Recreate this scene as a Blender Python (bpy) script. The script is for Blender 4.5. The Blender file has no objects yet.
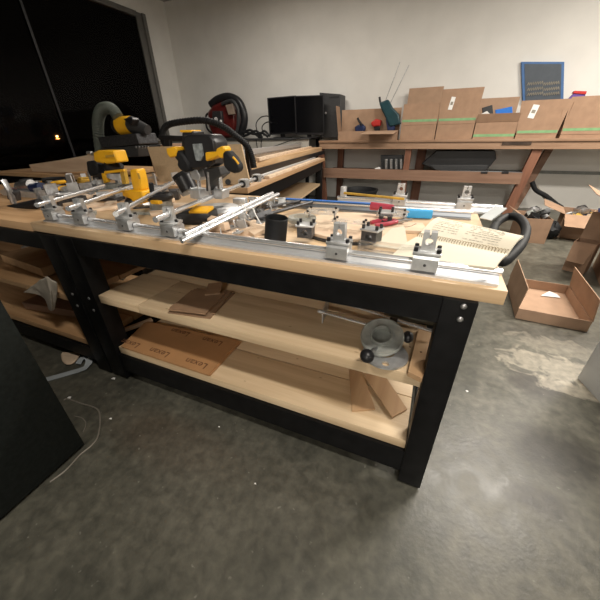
import bpy, bmesh, math, random
from mathutils import Vector, Matrix, Euler
PI = math.pi
R = math.radians
C = bpy.context.scene.collection
random.seed(7)

# ------------------------------------------------------------------ survey
# lens and orientation of the camera, used to read places off the photograph
FPX = 297.0
CAM = Vector((0, 0, 1.25))
def _axes():
    x = -Vector((-785.0, -152.0, FPX)).normalized()
    z = -Vector((10.0, 530.0, FPX)).normalized()
    x = (x - z * x.dot(z)).normalized()
    return x, z.cross(x), z
AX, AY, AZ = _axes()
def ray(px, py):
    r = Vector((px - 300.0, py - 300.0, FPX))
    return Vector((r.dot(AX), r.dot(AY), r.dot(AZ)))
def atz(px, py, z):
    r = ray(px, py); return CAM + r * ((z - CAM.z) / r.z)
def aty(px, py, y):
    r = ray(px, py); return CAM + r * (y / r.y)
def atx(px, py, x):
    r = ray(px, py); return CAM + r * (x / r.x)

# ------------------------------------------------------------------ materials
def nmat(name):
    m = bpy.data.materials.new(name); m.use_nodes = True
    nt = m.node_tree
    return m, nt, nt.nodes['Principled BSDF']
def pbr(name, col, rough=.5, metal=0.0, var=.08, scale=12.0, bump=0.0, trans=0.0, alpha=1.0, spec=.5, coat=0.0, ior=1.45):
    m, nt, b = nmat(name)
    N, Lk = nt.nodes, nt.links
    tc = N.new('ShaderNodeTexCoord'); nz = N.new('ShaderNodeTexNoise')
    nz.inputs['Scale'].default_value = scale; nz.inputs['Detail'].default_value = 6
    Lk.new(tc.outputs['Object'], nz.inputs['Vector'])
    cr = N.new('ShaderNodeValToRGB')
    a = [max(0, c * (1 - var * 1.6)) for c in col]; d = [min(1, c * (1 + var * 1.6)) for c in col]
    cr.color_ramp.elements[0].color = (*a, 1); cr.color_ramp.elements[1].color = (*d, 1)
    cr.color_ramp.elements[0].position = .3; cr.color_ramp.elements[1].position = .7
    Lk.new(nz.outputs['Fac'], cr.inputs['Fac']); Lk.new(cr.outputs['Color'], b.inputs['Base Color'])
    b.inputs['Roughness'].default_value = rough; b.inputs['Metallic'].default_value = metal
    b.inputs['Transmission Weight'].default_value = trans; b.inputs['Alpha'].default_value = alpha
    b.inputs['Specular IOR Level'].default_value = spec; b.inputs['Coat Weight'].default_value = coat
    b.inputs['IOR'].default_value = ior
    if bump:
        bp = N.new('ShaderNodeBump'); bp.inputs['Strength'].default_value = bump; bp.inputs['Distance'].default_value = .004
        Lk.new(nz.outputs['Fac'], bp.inputs['Height']); Lk.new(bp.outputs['Normal'], b.inputs['Normal'])
    return m
def wood(name, c1, c2, axis=0, rough=.55, grain=1.0, knots=True):
    """grain running along the given object axis, wide soft bands, fine fibres, a few knots"""
    m, nt, b = nmat(name); N, Lk = nt.nodes, nt.links
    tc = N.new('ShaderNodeTexCoord'); oi = N.new('ShaderNodeObjectInfo')
    add = N.new('ShaderNodeVectorMath'); add.operation = 'ADD'
    mul = N.new('ShaderNodeVectorMath'); mul.operation = 'SCALE'; mul.inputs['Scale'].default_value = 3.7
    cmb = N.new('ShaderNodeCombineXYZ')
    for k in range(3): Lk.new(oi.outputs['Random'], cmb.inputs[k])
    Lk.new(cmb.outputs[0], mul.inputs[0]); Lk.new(tc.outputs['Object'], add.inputs[0]); Lk.new(mul.outputs[0], add.inputs[1])
    mp = N.new('ShaderNodeMapping'); s = [7.0, 7.0, 7.0]; s[axis] = .7
    mp.inputs['Scale'].default_value = s; Lk.new(add.outputs[0], mp.inputs['Vector'])
    n1 = N.new('ShaderNodeTexNoise'); n1.inputs['Scale'].default_value = 1.4; n1.inputs['Detail'].default_value = 3; n1.inputs['Distortion'].default_value = 1.0
    Lk.new(mp.outputs[0], n1.inputs['Vector'])
    mp2 = N.new('ShaderNodeMapping'); s = [90.0, 90.0, 90.0]; s[axis] = 3.0
    mp2.inputs['Scale'].default_value = s; Lk.new(add.outputs[0], mp2.inputs['Vector'])
    n2 = N.new('ShaderNodeTexNoise'); n2.inputs['Scale'].default_value = 1.0; n2.inputs['Detail'].default_value = 4
    Lk.new(mp2.outputs[0], n2.inputs['Vector'])
    mx = N.new('ShaderNodeMath'); mx.operation = 'MULTIPLY_ADD'; mx.inputs[1].default_value = .3 * grain
    Lk.new(n2.outputs['Fac'], mx.inputs[0]); Lk.new(n1.outputs['Fac'], mx.inputs[2])
    cr = N.new('ShaderNodeValToRGB'); cr.color_ramp.elements[0].position = .45; cr.color_ramp.elements[1].position = .85
    cr.color_ramp.elements[0].color = (*c1, 1); cr.color_ramp.elements[1].color = (*c2, 1)
    Lk.new(mx.outputs[0], cr.inputs['Fac'])
    out = cr.outputs['Color']
    if knots:
        vo = N.new('ShaderNodeTexVoronoi'); vo.feature = 'F1'
        mp3 = N.new('ShaderNodeMapping'); s = [2.8, 2.8, 2.8]; s[axis] = 1.5
        mp3.inputs['Scale'].default_value = s; Lk.new(add.outputs[0], mp3.inputs['Vector']); Lk.new(mp3.outputs[0], vo.inputs['Vector'])
        kr = N.new('ShaderNodeValToRGB'); kr.color_ramp.elements[0].position = .03; kr.color_ramp.elements[1].position = .075
        kr.color_ramp.elements[0].color = (.55, .55, .55, 1); kr.color_ramp.elements[1].color = (0, 0, 0, 1)
        Lk.new(vo.outputs['Distance'], kr.inputs['Fac'])
        mk = N.new('ShaderNodeMixRGB'); mk.inputs['Color2'].default_value = (c1[0] * .45, c1[1] * .38, c1[2] * .3, 1)
        Lk.new(kr.outputs['Color'], mk.inputs['Fac']); Lk.new(out, mk.inputs['Color1']); out = mk.outputs['Color']
    Lk.new(out, b.inputs['Base Color']); b.inputs['Roughness'].default_value = rough
    return m
def brushed(name, col, rough, axis=0, metal=1.0):
    m, nt, b = nmat(name); N, Lk = nt.nodes, nt.links
    tc = N.new('ShaderNodeTexCoord'); mp = N.new('ShaderNodeMapping'); s = [220.0] * 3; s[axis] = 3
    mp.inputs['Scale'].default_value = s; Lk.new(tc.outputs['Object'], mp.inputs['Vector'])
    n = N.new('ShaderNodeTexNoise'); n.inputs['Scale'].default_value = 1.0; Lk.new(mp.outputs[0], n.inputs['Vector'])
    mr = N.new('ShaderNodeMapRange'); mr.inputs['To Min'].default_value = rough * .75; mr.inputs['To Max'].default_value = rough * 1.3
    Lk.new(n.outputs['Fac'], mr.inputs['Value']); Lk.new(mr.outputs[0], b.inputs['Roughness'])
    b.inputs['Base Color'].default_value = (*col, 1); b.inputs['Metallic'].default_value = metal
    return m
def emit(name, col, st):
    m, nt, b = nmat(name)
    b.inputs['Base Color'].default_value = (*col, 1); b.inputs['Emission Color'].default_value = (*col, 1); b.inputs['Emission Strength'].default_value = st
    return m

M = {}
M['pine'] = wood('pine_boards', (.53, .38, .225), (.72, .56, .37), 0)
M['pine_y'] = wood('pine_across', (.50, .31, .16), (.66, .46, .27), 1)
M['top'] = wood('bench_top_wood', (.54, .35, .19), (.70, .51, .31), 0, rough=.45)
M['top_old'] = wood('old_bench_top_wood', (.40, .23, .11), (.58, .37, .2), 0, rough=.5)
M['brown'] = wood('brown_stained_wood', (.19, .105, .066), (.27, .158, .105), 0, rough=.6)
M['brown_edge'] = wood('brown_front_board', (.28, .165, .10), (.38, .24, .155), 0, rough=.55)
M['brown_v'] = wood('brown_post_wood', (.15, .06, .035), (.24, .105, .06), 2, rough=.6)
M['mdf'] = pbr('mdf', (.50, .36, .22), .75, var=.05, scale=60)
M['ply'] = wood('plywood', (.42, .25, .13), (.55, .36, .2), 1, knots=False)
M['black'] = pbr('black_paint', (.005, .005, .0055), .45, var=.3, scale=20, bump=.03, spec=.22)
M['blackpl'] = pbr('black_plastic', (.014, .014, .016), .38, var=.1)
M['rubber'] = pbr('black_rubber', (.012, .0125, .014), .6, var=.15, scale=30, bump=.05, spec=.3)
M['cab'] = pbr('dark_cabinet_paint', (.008, .010, .009), .6, var=.2, scale=60, bump=.15, spec=.25)
M['screen'] = pbr('monitor_glass', (.004, .004, .005), .12, var=0)
M['charcoal'] = pbr('charcoal_plastic', (.035, .036, .038), .5, var=.1, scale=40)
M['alu'] = brushed('aluminium', (.70, .71, .73), .36, metal=.7)
M['alu_dark'] = brushed('dark_aluminium', (.33, .35, .38), .4)
M['alu_w'] = pbr('cast_aluminium', (.60, .61, .62), .38, metal=.75, var=.08, scale=40)
M['chrome'] = pbr('ground_steel_shaft', (.78, .79, .81), .27, metal=.8, var=.02)
M['steel'] = pbr('zinc_steel', (.45, .45, .46), .35, metal=.9, var=.2, scale=50)
M['iron'] = pbr('dark_iron', (.08, .08, .085), .45, metal=.7, var=.25, scale=50)
M['yellow'] = pbr('tool_yellow', (.80, .42, .015), .42, var=.06)
M['yellow_d'] = pbr('dull_yellow', (.55, .33, .05), .6, var=.2)
M['card'] = pbr('cardboard', (.34, .215, .14), .85, var=.07, scale=9)
M['card_in'] = pbr('cardboard_inside', (.39, .255, .17), .85, var=.06, scale=9)
M['kraft'] = pbr('kraft_masking_paper', (.42, .225, .10), .6, var=.06, scale=6)
M['ink'] = pbr('brown_ink', (.13, .055, .025), .7, var=0)
M['inkg'] = pbr('grey_ink', (.26, .24, .20), .8, var=.1)
M['paper'] = pbr('cream_paper', (.74, .68, .55), .8, var=.02)
M['white'] = pbr('white_label', (.78, .77, .75), .6, var=.03)
M['wht_pl'] = pbr('white_plastic', (.62, .65, .66), .4, var=.05)
M['green'] = pbr('green_tape', (.20, .37, .18), .4, var=.1)
M['frame_blue'] = pbr('muted_blue_border', (.05, .14, .34), .5, var=.05)
M['blue'] = pbr('blue_film', (.02, .17, .62), .3, var=.05)
M['lblue'] = pbr('light_blue_plastic', (.06, .42, .85), .35, var=.05)
M['teal'] = pbr('teal_plastic', (.006, .04, .052), .4, var=.15)
M['navy'] = pbr('navy_plastic', (.01, .02, .07), .4, var=.15)
M['red'] = pbr('red_plastic', (.50, .03, .025), .4, var=.1)
M['maroon'] = pbr('maroon_plastic', (.10, .013, .012), .28, var=.2, coat=.3)
M['pink'] = pbr('pinkish_red_handle', (.42, .05, .08), .4, var=.1)
M['cloth'] = pbr('off_white_cloth', (.46, .41, .34), .9, var=.12, scale=14, bump=.3)
M['beige'] = pbr('beige_rag', (.55, .42, .30), .9, var=.08, scale=20, bump=.3)
M['hose_g'] = pbr('grey_green_hose', (.085, .10, .085), .55, var=.15)
M['smoke'] = pbr('smoked_acrylic', (.46, .30, .19), .22, var=.05, trans=.35, alpha=.93, ior=1.3)
M['clear'] = pbr('clear_acrylic', (.86, .87, .86), .12, var=.02, trans=.85, alpha=.55, ior=1.2)
M['fog'] = pbr('scuffed_clear_plastic', (.48, .50, .47), .3, var=.2, scale=30, trans=.45, alpha=.8, ior=1.25)
M['wood_scrap'] = wood('scrap_wood', (.60, .43, .30), (.76, .60, .44), 0, knots=False)
M['cable'] = pbr('grey_cable', (.20, .18, .15), .5, var=.1)
M['cabgrey'] = pbr('light_grey_enamel', (.60, .62, .64), .45, var=.03)
M['lcd'] = pbr('grey_control_label', (.25, .28, .29), .4, var=.25, scale=60)

# ------------------------------------------------------------------ mesh kit
class G:
    """collects shapes and links them as ONE mesh object"""
    def __init__(s): s.bm = bmesh.new()
    def _add(s, geom, mat):
        bmesh.ops.transform(s.bm, matrix=mat, verts=geom)
    def box(s, c, d, r=(0, 0, 0), bev=0.0):
        v = bmesh.ops.create_cube(s.bm, size=1.0)['verts']
        m = Matrix.Translation(c) @ Euler(r).to_matrix().to_4x4() @ Matrix.Diagonal((d[0], d[1], d[2], 1))
        bmesh.ops.transform(s.bm, matrix=m, verts=v)
        if bev:
            es = list({e for w in v for e in w.link_edges})
            bmesh.ops.bevel(s.bm, geom=es, offset=bev, segments=2, profile=.6, affect='EDGES')
        return s
    def bb(s, x0, x1, y0, y1, z0, z1, bev=0.0):
        return s.box(((x0 + x1) / 2, (y0 + y1) / 2, (z0 + z1) / 2), (abs(x1 - x0), abs(y1 - y0), abs(z1 - z0)), bev=bev)
    def cyl(s, p, q, r, r2=None, n=20, caps=True):
        p, q = Vector(p), Vector(q); d = q - p; L = d.length
        v = bmesh.ops.create_cone(s.bm, cap_ends=caps, segments=n, radius1=r, radius2=r if r2 is None else r2, depth=L)['verts']
        m = Matrix.Translation((p + q) / 2) @ d.to_track_quat('Z', 'Y').to_matrix().to_4x4()
        bmesh.ops.transform(s.bm, matrix=m, verts=v); return s
    def ball(s, c, r, sc=(1, 1, 1), n=16, rot=(0, 0, 0)):
        v = bmesh.ops.create_uvsphere(s.bm, u_segments=n, v_segments=max(8, n // 2), radius=r)['verts']
        m = Matrix.Translation(c) @ Euler(rot).to_matrix().to_4x4() @ Matrix.Diagonal((*sc, 1))
        bmesh.ops.transform(s.bm, matrix=m, verts=v); return s
    def tube(s, pts, r, n=12, sub=8, ridge=0.0, closed=False):
        P = [Vector(p) for p in pts]
        if sub > 1 and len(P) > 2:
            Q = []
            m = len(P)
            rng = range(m) if closed else range(m - 1)
            for i in rng:
                if closed: a, b, c, d = P[(i - 1) % m], P[i], P[(i + 1) % m], P[(i + 2) % m]
                else: a, b, c, d = P[max(i - 1, 0)], P[i], P[i + 1], P[min(i + 2, m - 1)]
                for k in range(sub):
                    t = k / sub
                    Q.append(.5 * ((2 * b) + (c - a) * t + (2 * a - 5 * b + 4 * c - d) * t * t + (3 * b - a - 3 * c + d) * t ** 3))
            if not closed: Q.append(P[-1])
            P = Q
        m = len(P); rings = []; up = None
        for i, p in enumerate(P):
            if closed: t = (P[(i + 1) % m] - P[(i - 1) % m]).normalized()
            else: t = (P[min(i + 1, m - 1)] - P[max(i - 1, 0)]).normalized()
            if up is None: up = t.orthogonal().normalized()
            up = (up - t * up.dot(t)).normalized(); w = t.cross(up)
            rr = r[i * len(r) // m] if isinstance(r, (list, tuple)) else r
            if ridge and i % 2: rr = rr + ridge
            rings.append([s.bm.verts.new(p + (up * math.cos(2 * PI * k / n) + w * math.sin(2 * PI * k / n)) * rr) for k in range(n)])
        for i in range(m if closed else m - 1):
            a, b = rings[i], rings[(i + 1) % m]
            for k in range(n): s.bm.faces.new((a[k], a[(k + 1) % n], b[(k + 1) % n], b[k]))
        if not closed:
            s.bm.faces.new(rings[0][::-1]); s.bm.faces.new(rings[-1])
        return s
    def lathe(s, prof, c=(0, 0, 0), n=28, mat=None):
        rings = []
        for (r, z) in prof:
            rings.append([s.bm.verts.new(Vector((r * math.cos(2 * PI * k / n), r * math.sin(2 * PI * k / n), z))) for k in range(n)])
        for a, b in zip(rings, rings[1:]):
            for k in range(n): s.bm.faces.new((a[k], a[(k + 1) % n], b[(k + 1) % n], b[k]))
        vs = [v for r_ in rings for v in r_]
        if prof[0][0] > 1e-5: s.bm.faces.new(rings[0][::-1])
        if prof[-1][0] > 1e-5: s.bm.faces.new(rings[-1])
        mm = Matrix.Translation(c) @ (mat.to_4x4() if mat is not None else Matrix.Identity(4))
        bmesh.ops.transform(s.bm, matrix=mm, verts=vs); return s
    def plate(s, outer, holes, t, mat=Matrix.Identity(4)):
        """flat outline with holes, thickness t, standing on local z = 0..t, then moved by mat"""
        cu = bpy.data.curves.new('tmp', 'CURVE'); cu.dimensions = '2D'; cu.fill_mode = 'BOTH'; cu.extrude = t / 2
        for loop in [outer] + holes:
            sp = cu.splines.new('POLY'); sp.points.add(len(loop) - 1)
            for p, q in zip(sp.points, loop): p.co = (q[0], q[1], 0, 1)
            sp.use_cyclic_u = True
        o = bpy.data.objects.new('tmp', cu); C.objects.link(o)
        dg = bpy.context.evaluated_depsgraph_get()
        me = bpy.data.meshes.new_from_object(o.evaluated_get(dg))
        me.transform(mat @ Matrix.Translation((0, 0, t / 2)))
        s.bm.from_mesh(me); bpy.data.objects.remove(o); bpy.data.curves.remove(cu); bpy.data.meshes.remove(me)
        bmesh.ops.remove_doubles(s.bm, verts=s.bm.verts, dist=1e-6)
        return s
    def quad(s, pts, t=.002):
        """a thin sheet through four points with thickness t"""
        P = [Vector(p) for p in pts]; nrm = (P[1] - P[0]).cross(P[3] - P[0]).normalized() * t
        a = [s.bm.verts.new(p) for p in P]; b = [s.bm.verts.new(p + nrm) for p in P]
        s.bm.faces.new(a[::-1]); s.bm.faces.new(b); k = len(P)
        for i in range(k): s.bm.faces.new((a[i], a[(i + 1) % k], b[(i + 1) % k], b[i]))
        return s
    def xf(s, m):
        bmesh.ops.transform(s.bm, matrix=m, verts=s.bm.verts); return s
    def build(s, name, mat, parent=None, bevel=0.0, sub=0):
        bmesh.ops.recalc_face_normals(s.bm, faces=s.bm.faces)
        me = bpy.data.meshes.new(name); s.bm.to_mesh(me); s.bm.free()
        for p in me.polygons: p.use_smooth = True
        try: me.set_sharp_from_angle(angle=R(32))
        except Exception: pass
        me.materials.append(mat if not isinstance(mat, str) else M[mat])
        o = bpy.data.objects.new(name, me); C.objects.link(o)
        if parent is not None: o.parent = parent
        if bevel:
            b = o.modifiers.new('bevel', 'BEVEL'); b.width = bevel; b.segments = 2; b.limit_method = 'ANGLE'; b.angle_limit = R(40)
        if sub:
            b = o.modifiers.new('sub', 'SUBSURF'); b.levels = sub; b.render_levels = sub
        return o
def circ(cx, cy, r, n=24, a0=0, a1=360):
    full = abs(a1 - a0) >= 360
    k = n if full else n + 1
    return [(cx + r * math.cos(R(a0 + (a1 - a0) * i / n)), cy + r * math.sin(R(a0 + (a1 - a0) * i / n))) for i in range(k)]
def tag(o, label, cat, group=None, kind=None):
    o['label'] = label; o['category'] = cat
    if group: o['group'] = group
    if kind: o['kind'] = kind
    return o
def thing(name, label, cat, loc=(0, 0, 0), rot=0, group=None):
    o = bpy.data.objects.new(name, None); C.objects.link(o); o.location = loc
    o.rotation_euler = (0, 0, rot) if not isinstance(rot, (tuple, list)) else rot
    o.empty_display_size = .05
    return tag(o, label, cat, group)
def struct(o): o['kind'] = 'structure'; return o
def copy_tree(o, parent=None):
    c = o.copy(); C.objects.link(c); c.parent = parent
    for ch in list(o.children): copy_tree(ch, c)
    return c
def along(p, q):
    """matrix whose local X runs from p to q with local Z kept upward, origin at p"""
    p, q = Vector(p), Vector(q); x = (q - p).normalized(); y = Vector((0, 0, 1)).cross(x).normalized(); z = x.cross(y)
    m = Matrix((x, y, z)).transposed().to_4x4(); m.translation = p; return m
def place(o, m):
    o.location = m.to_translation(); o.rotation_euler = m.to_euler(); return o

# ------------------------------------------------------------------ room
YW = 6.7      # back wall
XL = -5.9     # left wall with the big dark window
def floor_mat():
    m, nt, b = nmat('concrete_floor'); N, Lk = nt.nodes, nt.links
    tc = N.new('ShaderNodeTexCoord'); P = tc.outputs['Object']
    def noise(sc, det=6, dist=0.0):
        n = N.new('ShaderNodeTexNoise'); n.inputs['Scale'].default_value = sc; n.inputs['Detail'].default_value = det; n.inputs['Distortion'].default_value = dist
        Lk.new(P, n.inputs['Vector']); return n.outputs['Fac']
    def ramp(f, a, b_, c0, c1):
        r = N.new('ShaderNodeValToRGB'); r.color_ramp.elements[0].position = a; r.color_ramp.elements[1].position = b_
        r.color_ramp.elements[0].color = (*c0, 1); r.color_ramp.elements[1].color = (*c1, 1); Lk.new(f, r.inputs['Fac']); return r.outputs['Color']
    def mixc(fac, a, c, k=1.0):
        x = N.new('ShaderNodeMixRGB')
        if k != 1.0:
            mu = N.new('ShaderNodeMath'); mu.operation = 'MULTIPLY'; mu.inputs[1].default_value = k; Lk.new(fac, mu.inputs[0]); fac = mu.outputs[0]
        Lk.new(fac, x.inputs['Fac']); Lk.new(a, x.inputs['Color1'])
        if isinstance(c, tuple): x.inputs['Color2'].default_value = (*c, 1)
        else: Lk.new(c, x.inputs['Color2'])
        return x.outputs['Color']
    def blob(cx, cy, rx, ry, edge=.35, nz=None, amt=.7):
        """soft stain centred at cx, cy with ragged edge"""
        mp = N.new('ShaderNodeMapping'); mp.vector_type = 'POINT'
        mp.inputs['Location'].default_value = (-cx / rx, -cy / ry, 0); mp.inputs['Scale'].default_value = (1 / rx, 1 / ry, 0)
        Lk.new(P, mp.inputs['Vector'])
        ln = N.new('ShaderNodeVectorMath'); ln.operation = 'LENGTH'; Lk.new(mp.outputs[0], ln.inputs[0])
        ad = N.new('ShaderNodeMath'); ad.operation = 'MULTIPLY_ADD'; ad.inputs[1].default_value = amt
        Lk.new(nz, ad.inputs[0]); Lk.new(ln.outputs['Value'], ad.inputs[2])
        mr = N.new('ShaderNodeMapRange'); mr.inputs['From Min'].default_value = 1 - edge + amt * .5; mr.inputs['From Max'].default_value = 1 + edge + amt * .5
        mr.inputs['To Min'].default_value = 1; mr.inputs['To Max'].default_value = 0; Lk.new(ad.outputs[0], mr.inputs['Value']); return mr.outputs[0]
    big = noise(2.4, 9, 1.2); mid = noise(9.0, 10, .8); fine = noise(70, 4)
    col = ramp(big, .35, .7, (.058, .057, .047), (.108, .103, .083))
    col = mixc(mid, col, ramp(mid, .4, .7, (.043, .043, .036), (.142, .134, .109)), .6)
    # slab on the right of the joint: paler, worn
    sep = N.new('ShaderNodeSeparateXYZ'); Lk.new(P, sep.inputs[0])
    ds = N.new('ShaderNodeMath'); ds.operation = 'MULTIPLY_ADD'; ds.inputs[1].default_value = .18; Lk.new(sep.outputs['Y'], ds.inputs[0]); 
    ng = N.new('ShaderNodeMath'); ng.operation = 'SUBTRACT'; Lk.new(sep.outputs['X'], ng.inputs[0]); Lk.new(ds.outputs[0], ng.inputs[1]); ds.inputs[2].default_value = 0.13
    st = N.new('ShaderNodeMapRange'); st.inputs['From Min'].default_value = 0; st.inputs['From Max'].default_value = .03; Lk.new(ng.outputs[0], st.inputs['Value'])
    col = mixc(st.outputs[0], col, ramp(mid, .35, .72, (.078, .074, .060), (.140, .130, .106)), .6)
    # dark worn patches, white flaking patch and a trail of grey smears
    for (px, py, rx, ry, c, k) in ((555, 455, .16, .13, (.035, .031, .027), .8), (478, 452, .12, .07, (.055, .050, .04), .5),
                                   (545, 335, .3, .12, (.055, .048, .04), .55), (535, 385, .13, .1, (.042, .036, .031), .8),
                                   (540, 500, .10, .06, (.045, .04, .034), .7), (170, 440, .35, .12, (.085, .065, .048), .5),
                                   (225, 490, .4, .25, (.15, .142, .12), .35)):
        q = atz(px, py, 0); col = mixc(blob(q.x, q.y, rx, ry, nz=mid), col, c, k)
    for (px, py, rx, ry, k) in ((553, 367, .26, .12, .65), (585, 392, .22, .05, .65), (570, 350, .3, .1, .35)):
        q = atz(px, py, 0); col = mixc(blob(q.x, q.y, rx, ry, .18, mid, 3.4), col, (.34, .305, .25), k)
    col = mixc(ramp(noise(38, 2), .70, .76, (0, 0, 0), (1, 1, 1)), col, (.30, .29, .26), .35)
    g2 = ramp(noise(26, 10, .3), .32, .68, (.72, .73, .71), (1.34, 1.34, 1.28))
    mm_ = N.new('ShaderNodeMixRGB'); mm_.blend_type = 'MULTIPLY'; mm_.inputs['Fac'].default_value = .8
    Lk.new(col, mm_.inputs['Color1']); Lk.new(g2, mm_.inputs['Color2']); col = mm_.outputs['Color']
    Lk.new(col, b.inputs['Base Color'])
    rr = N.new('ShaderNodeMapRange'); rr.inputs['To Min'].default_value = .26; rr.inputs['To Max'].default_value = .55
    Lk.new(mid, rr.inputs['Value']); Lk.new(rr.outputs[0], b.inputs['Roughness'])
    bp = N.new('ShaderNodeBump'); bp.inputs['Strength'].default_value = .15; bp.inputs['Distance'].default_value = .004
    Lk.new(fine, bp.inputs['Height']); Lk.new(bp.outputs[0], b.inputs['Normal'])
    return m
M['floor'] = floor_mat()
M['wall'] = pbr('painted_wall', (.74, .725, .69), .7, var=.03, scale=2.5, bump=.05)
M['ceil'] = pbr('ceiling_paint', (.35, .34, .32), .8, var=.03, scale=3)
M['frame'] = pbr('window_frame_metal', (.16, .155, .145), .45, metal=.3, var=.05)
M['night'] = pbr('asphalt_outside', (.02, .018, .017), .9, var=.2)
struct(G().bb(XL - .1, 6, -7.2, YW + .1, -.1, 0).build('floor', 'floor'))
struct(G().bb(XL - .1, 6, YW, YW + .12, 0, 3.7).build('wall_back', 'wall'))
struct(G().bb(6, 6.1, -7.2, YW + .1, 0, 3.7).build('wall_right', 'wall'))
struct(G().bb(XL - .1, 6, -7.3, -7.2, 0, 3.7).build('wall_front', 'wall'))
struct(G().bb(XL - .1, 6.1, -7.3, YW + .1, 3.7, 3.8).build('ceiling', 'ceil'))
# left wall: a short painted return beside the corner, then storefront glass onto the night
struct(G().bb(XL - .1, XL, 6.05, YW, 0, 3.7).bb(XL - .1, XL, -7.2, 6.05, 3.35, 3.7).bb(XL - .1, XL, -7.2, 6.05, 0, .25).bb(XL - .1, XL, -7.2, -3.2, .25, 3.35).build('wall_left', 'wall'))
wf = G()
wf.bb(XL - .05, XL + .06, 5.97, 6.05, .25, 3.35).bb(XL - .03, XL + .02, 5.84, 5.97, .25, 3.35)
wf.bb(XL - .05, XL + .05, -3.2, 5.84, .25, .34).bb(XL - .05, XL + .05, -3.2, 5.84, 3.27, 3.35)
win = struct(wf.build('window_1', 'frame'))
struct(G().bb(XL - .035, XL + .012, 3.75, 3.785, .34, 3.27).build('mullion', M['blackpl'], win))
gm, gnt, gb = nmat('window_glass'); gb.inputs['Base Color'].default_value = (.30, .30, .31, 1); gb.inputs['Transmission Weight'].default_value = 1
gb.inputs['Roughness'].default_value = .02; gb.inputs['IOR'].default_value = 1.12
struct(G().bb(XL - .012, XL - .004, -3.2, 5.84, .34, 3.27).build('pane', gm, win))
struct(G().bb(-40, XL - .1, -20, 45, -.12, -.02).build('ground_outside', 'night'))
# wall services under the back bench
struct(G().bb(.55, 6, YW - .03, YW - .001, .585, .63).build('trim_1', pbr('grey_conduit_trim', (.22, .23, .22), .6)))

# parked car outside the window, catching a lamp on its roof
M['carpaint'] = pbr('dark_maroon_paint', (.022, .006, .005), .16, var=.05, coat=.6)
M['carglass'] = pbr('dark_car_glass', (.004, .004, .004), .08, var=0)
car = thing('car', 'dark parked car outside the window, lamp glint on its roof', 'car', (-9.5, 6.1, 0), R(90))
prof = [(-2.2, .25), (-2.25, .62), (-2.1, .84), (-1.35, .95), (-.75, 1.33), (-.1, 1.43), (.7, 1.36), (1.45, 1.0), (2.05, .93), (2.2, .6), (2.2, .25)]
b = G(); vs = []
for (x, z) in prof: vs.append([b.bm.verts.new((x, s * (.86 if z < 1 else .62), z)) for s in (-1, -.6, .6, 1)])
for a, c in zip(vs, vs[1:]):
    for k in range(3): b.bm.faces.new((a[k], a[k + 1], c[k + 1], c[k]))
b.bm.faces.new([v[0] for v in vs]); b.bm.faces.new([v[3] for v in vs][::-1])
b.build('car_body', 'carpaint', car, bevel=.05)
for s in (-1, 1):
    G().quad([(-.72, s * .64, 1.28), (-1.25, s * .80, .96), (1.3, s * .80, .98), (.68, s * .64, 1.31)], .012).build('side_window', 'carglass', car)
    for x in (-1.4, 1.35):
        w = G().lathe([(.02, -.09), (.2, -.1), (.3, -.09), (.32, 0), (.3, .09), (.2, .1), (.02, .09)], (x, s * .8, .32), mat=Matrix.Rotation(PI / 2, 3, 'X')).build('wheel', 'rubber', car)
    G().ball((-2.17, s * .6, .68), .09, (.5, 1.3, .7)).build('headlamp', 'wht_pl', car)
car.scale = (1, 1, .86)
lampost = thing('street_lamp', 'small orange street lamp glowing in the dark outside the window', 'street lamp', tuple(aty(58, 139, 9.5).xy) + (0,))
lp = aty(58, 139, 9.5)
G().cyl((0, 0, 0), (0, 0, lp.z - .07), .03).build('pole', 'black', lampost)
G().ball((0, 0, lp.z), .045, (1.8, 1.8, .6)).build('lamp', emit('sodium_lamp', (1.0, .42, .10), 9), lampost)

# ------------------------------------------------------------------ workbenches
def workbench(name, label, x0, x1, D, H=.90, legs=None, loc=(0, 0, 0), rot=0, shelves=True, top='top', overhang=0, front_top=.04, zs=(.515, .19), group=None, bolts=(None, None)):
    """black framed bench: local front edge at y=0, top runs x0..x1"""
    t = thing(name, label, 'workbench', loc, rot, group)
    G().bb(x0, x1, 0, D, H - front_top, H, bev=.002).build('tabletop', top, t)
    (a0, a1), (b0, b1) = legs
    yf, yb = -.012, D - .1
    for bi, (u0, u1) in enumerate(((a0, a1), (b0, b1))):
        for y in (yf, yb):
            l = G().bb(u0, u1, y, y + .09, .012, H - front_top, bev=.003)
            ob = l.build('leg', 'black', t)
            G().cyl(((u0 + u1) / 2, y + .045, 0), ((u0 + u1) / 2, y + .045, .014), .022).build('levelling_foot', 'rubber', ob)
            if y == yf:
                uc = (u0 + u1) / 2
                for z in (bolts[bi] or ()): G().ball((uc + .01, yf - .001, z), .0085, (1, .45, 1)).build('bolt', 'steel', ob)
        G().bb(u0 + .02, u1 - .02, yf + .09, yb, H - front_top - .1, H - front_top - .002).build('side_apron', 'black', t)
        G().bb(u0 + .02, u1 - .02, yf + .09, yb, .09, .18).build('side_stretcher', 'black', t)
    G().bb(a1, b0, yf + .004, yf + .042, H - front_top - .082, H - front_top - .001).build('front_apron', 'black', t)
    G().bb(a1, b0, yb + .04, yb + .08, H - front_top - .1, H - front_top - .001).build('rear_apron', 'black', t)
    G().bb(a1, b0, yf + .006, yf + .044, .07, zs[1]).build('front_stretcher', 'black', t)
    G().bb(a1, b0, yb + .04, yb + .08, .07, zs[1]).build('rear_stretcher', 'black', t)
    return t
FY = .80
wb = workbench('workbench', 'long black framed workbench in the foreground with a pale wood top and two pine shelves',
               -1.755, .215, .95, legs=((-1.575, -1.46), (.075, .16)), loc=(0, FY, 0), bolts=((.54, .47), (.845, .805)))
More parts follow.
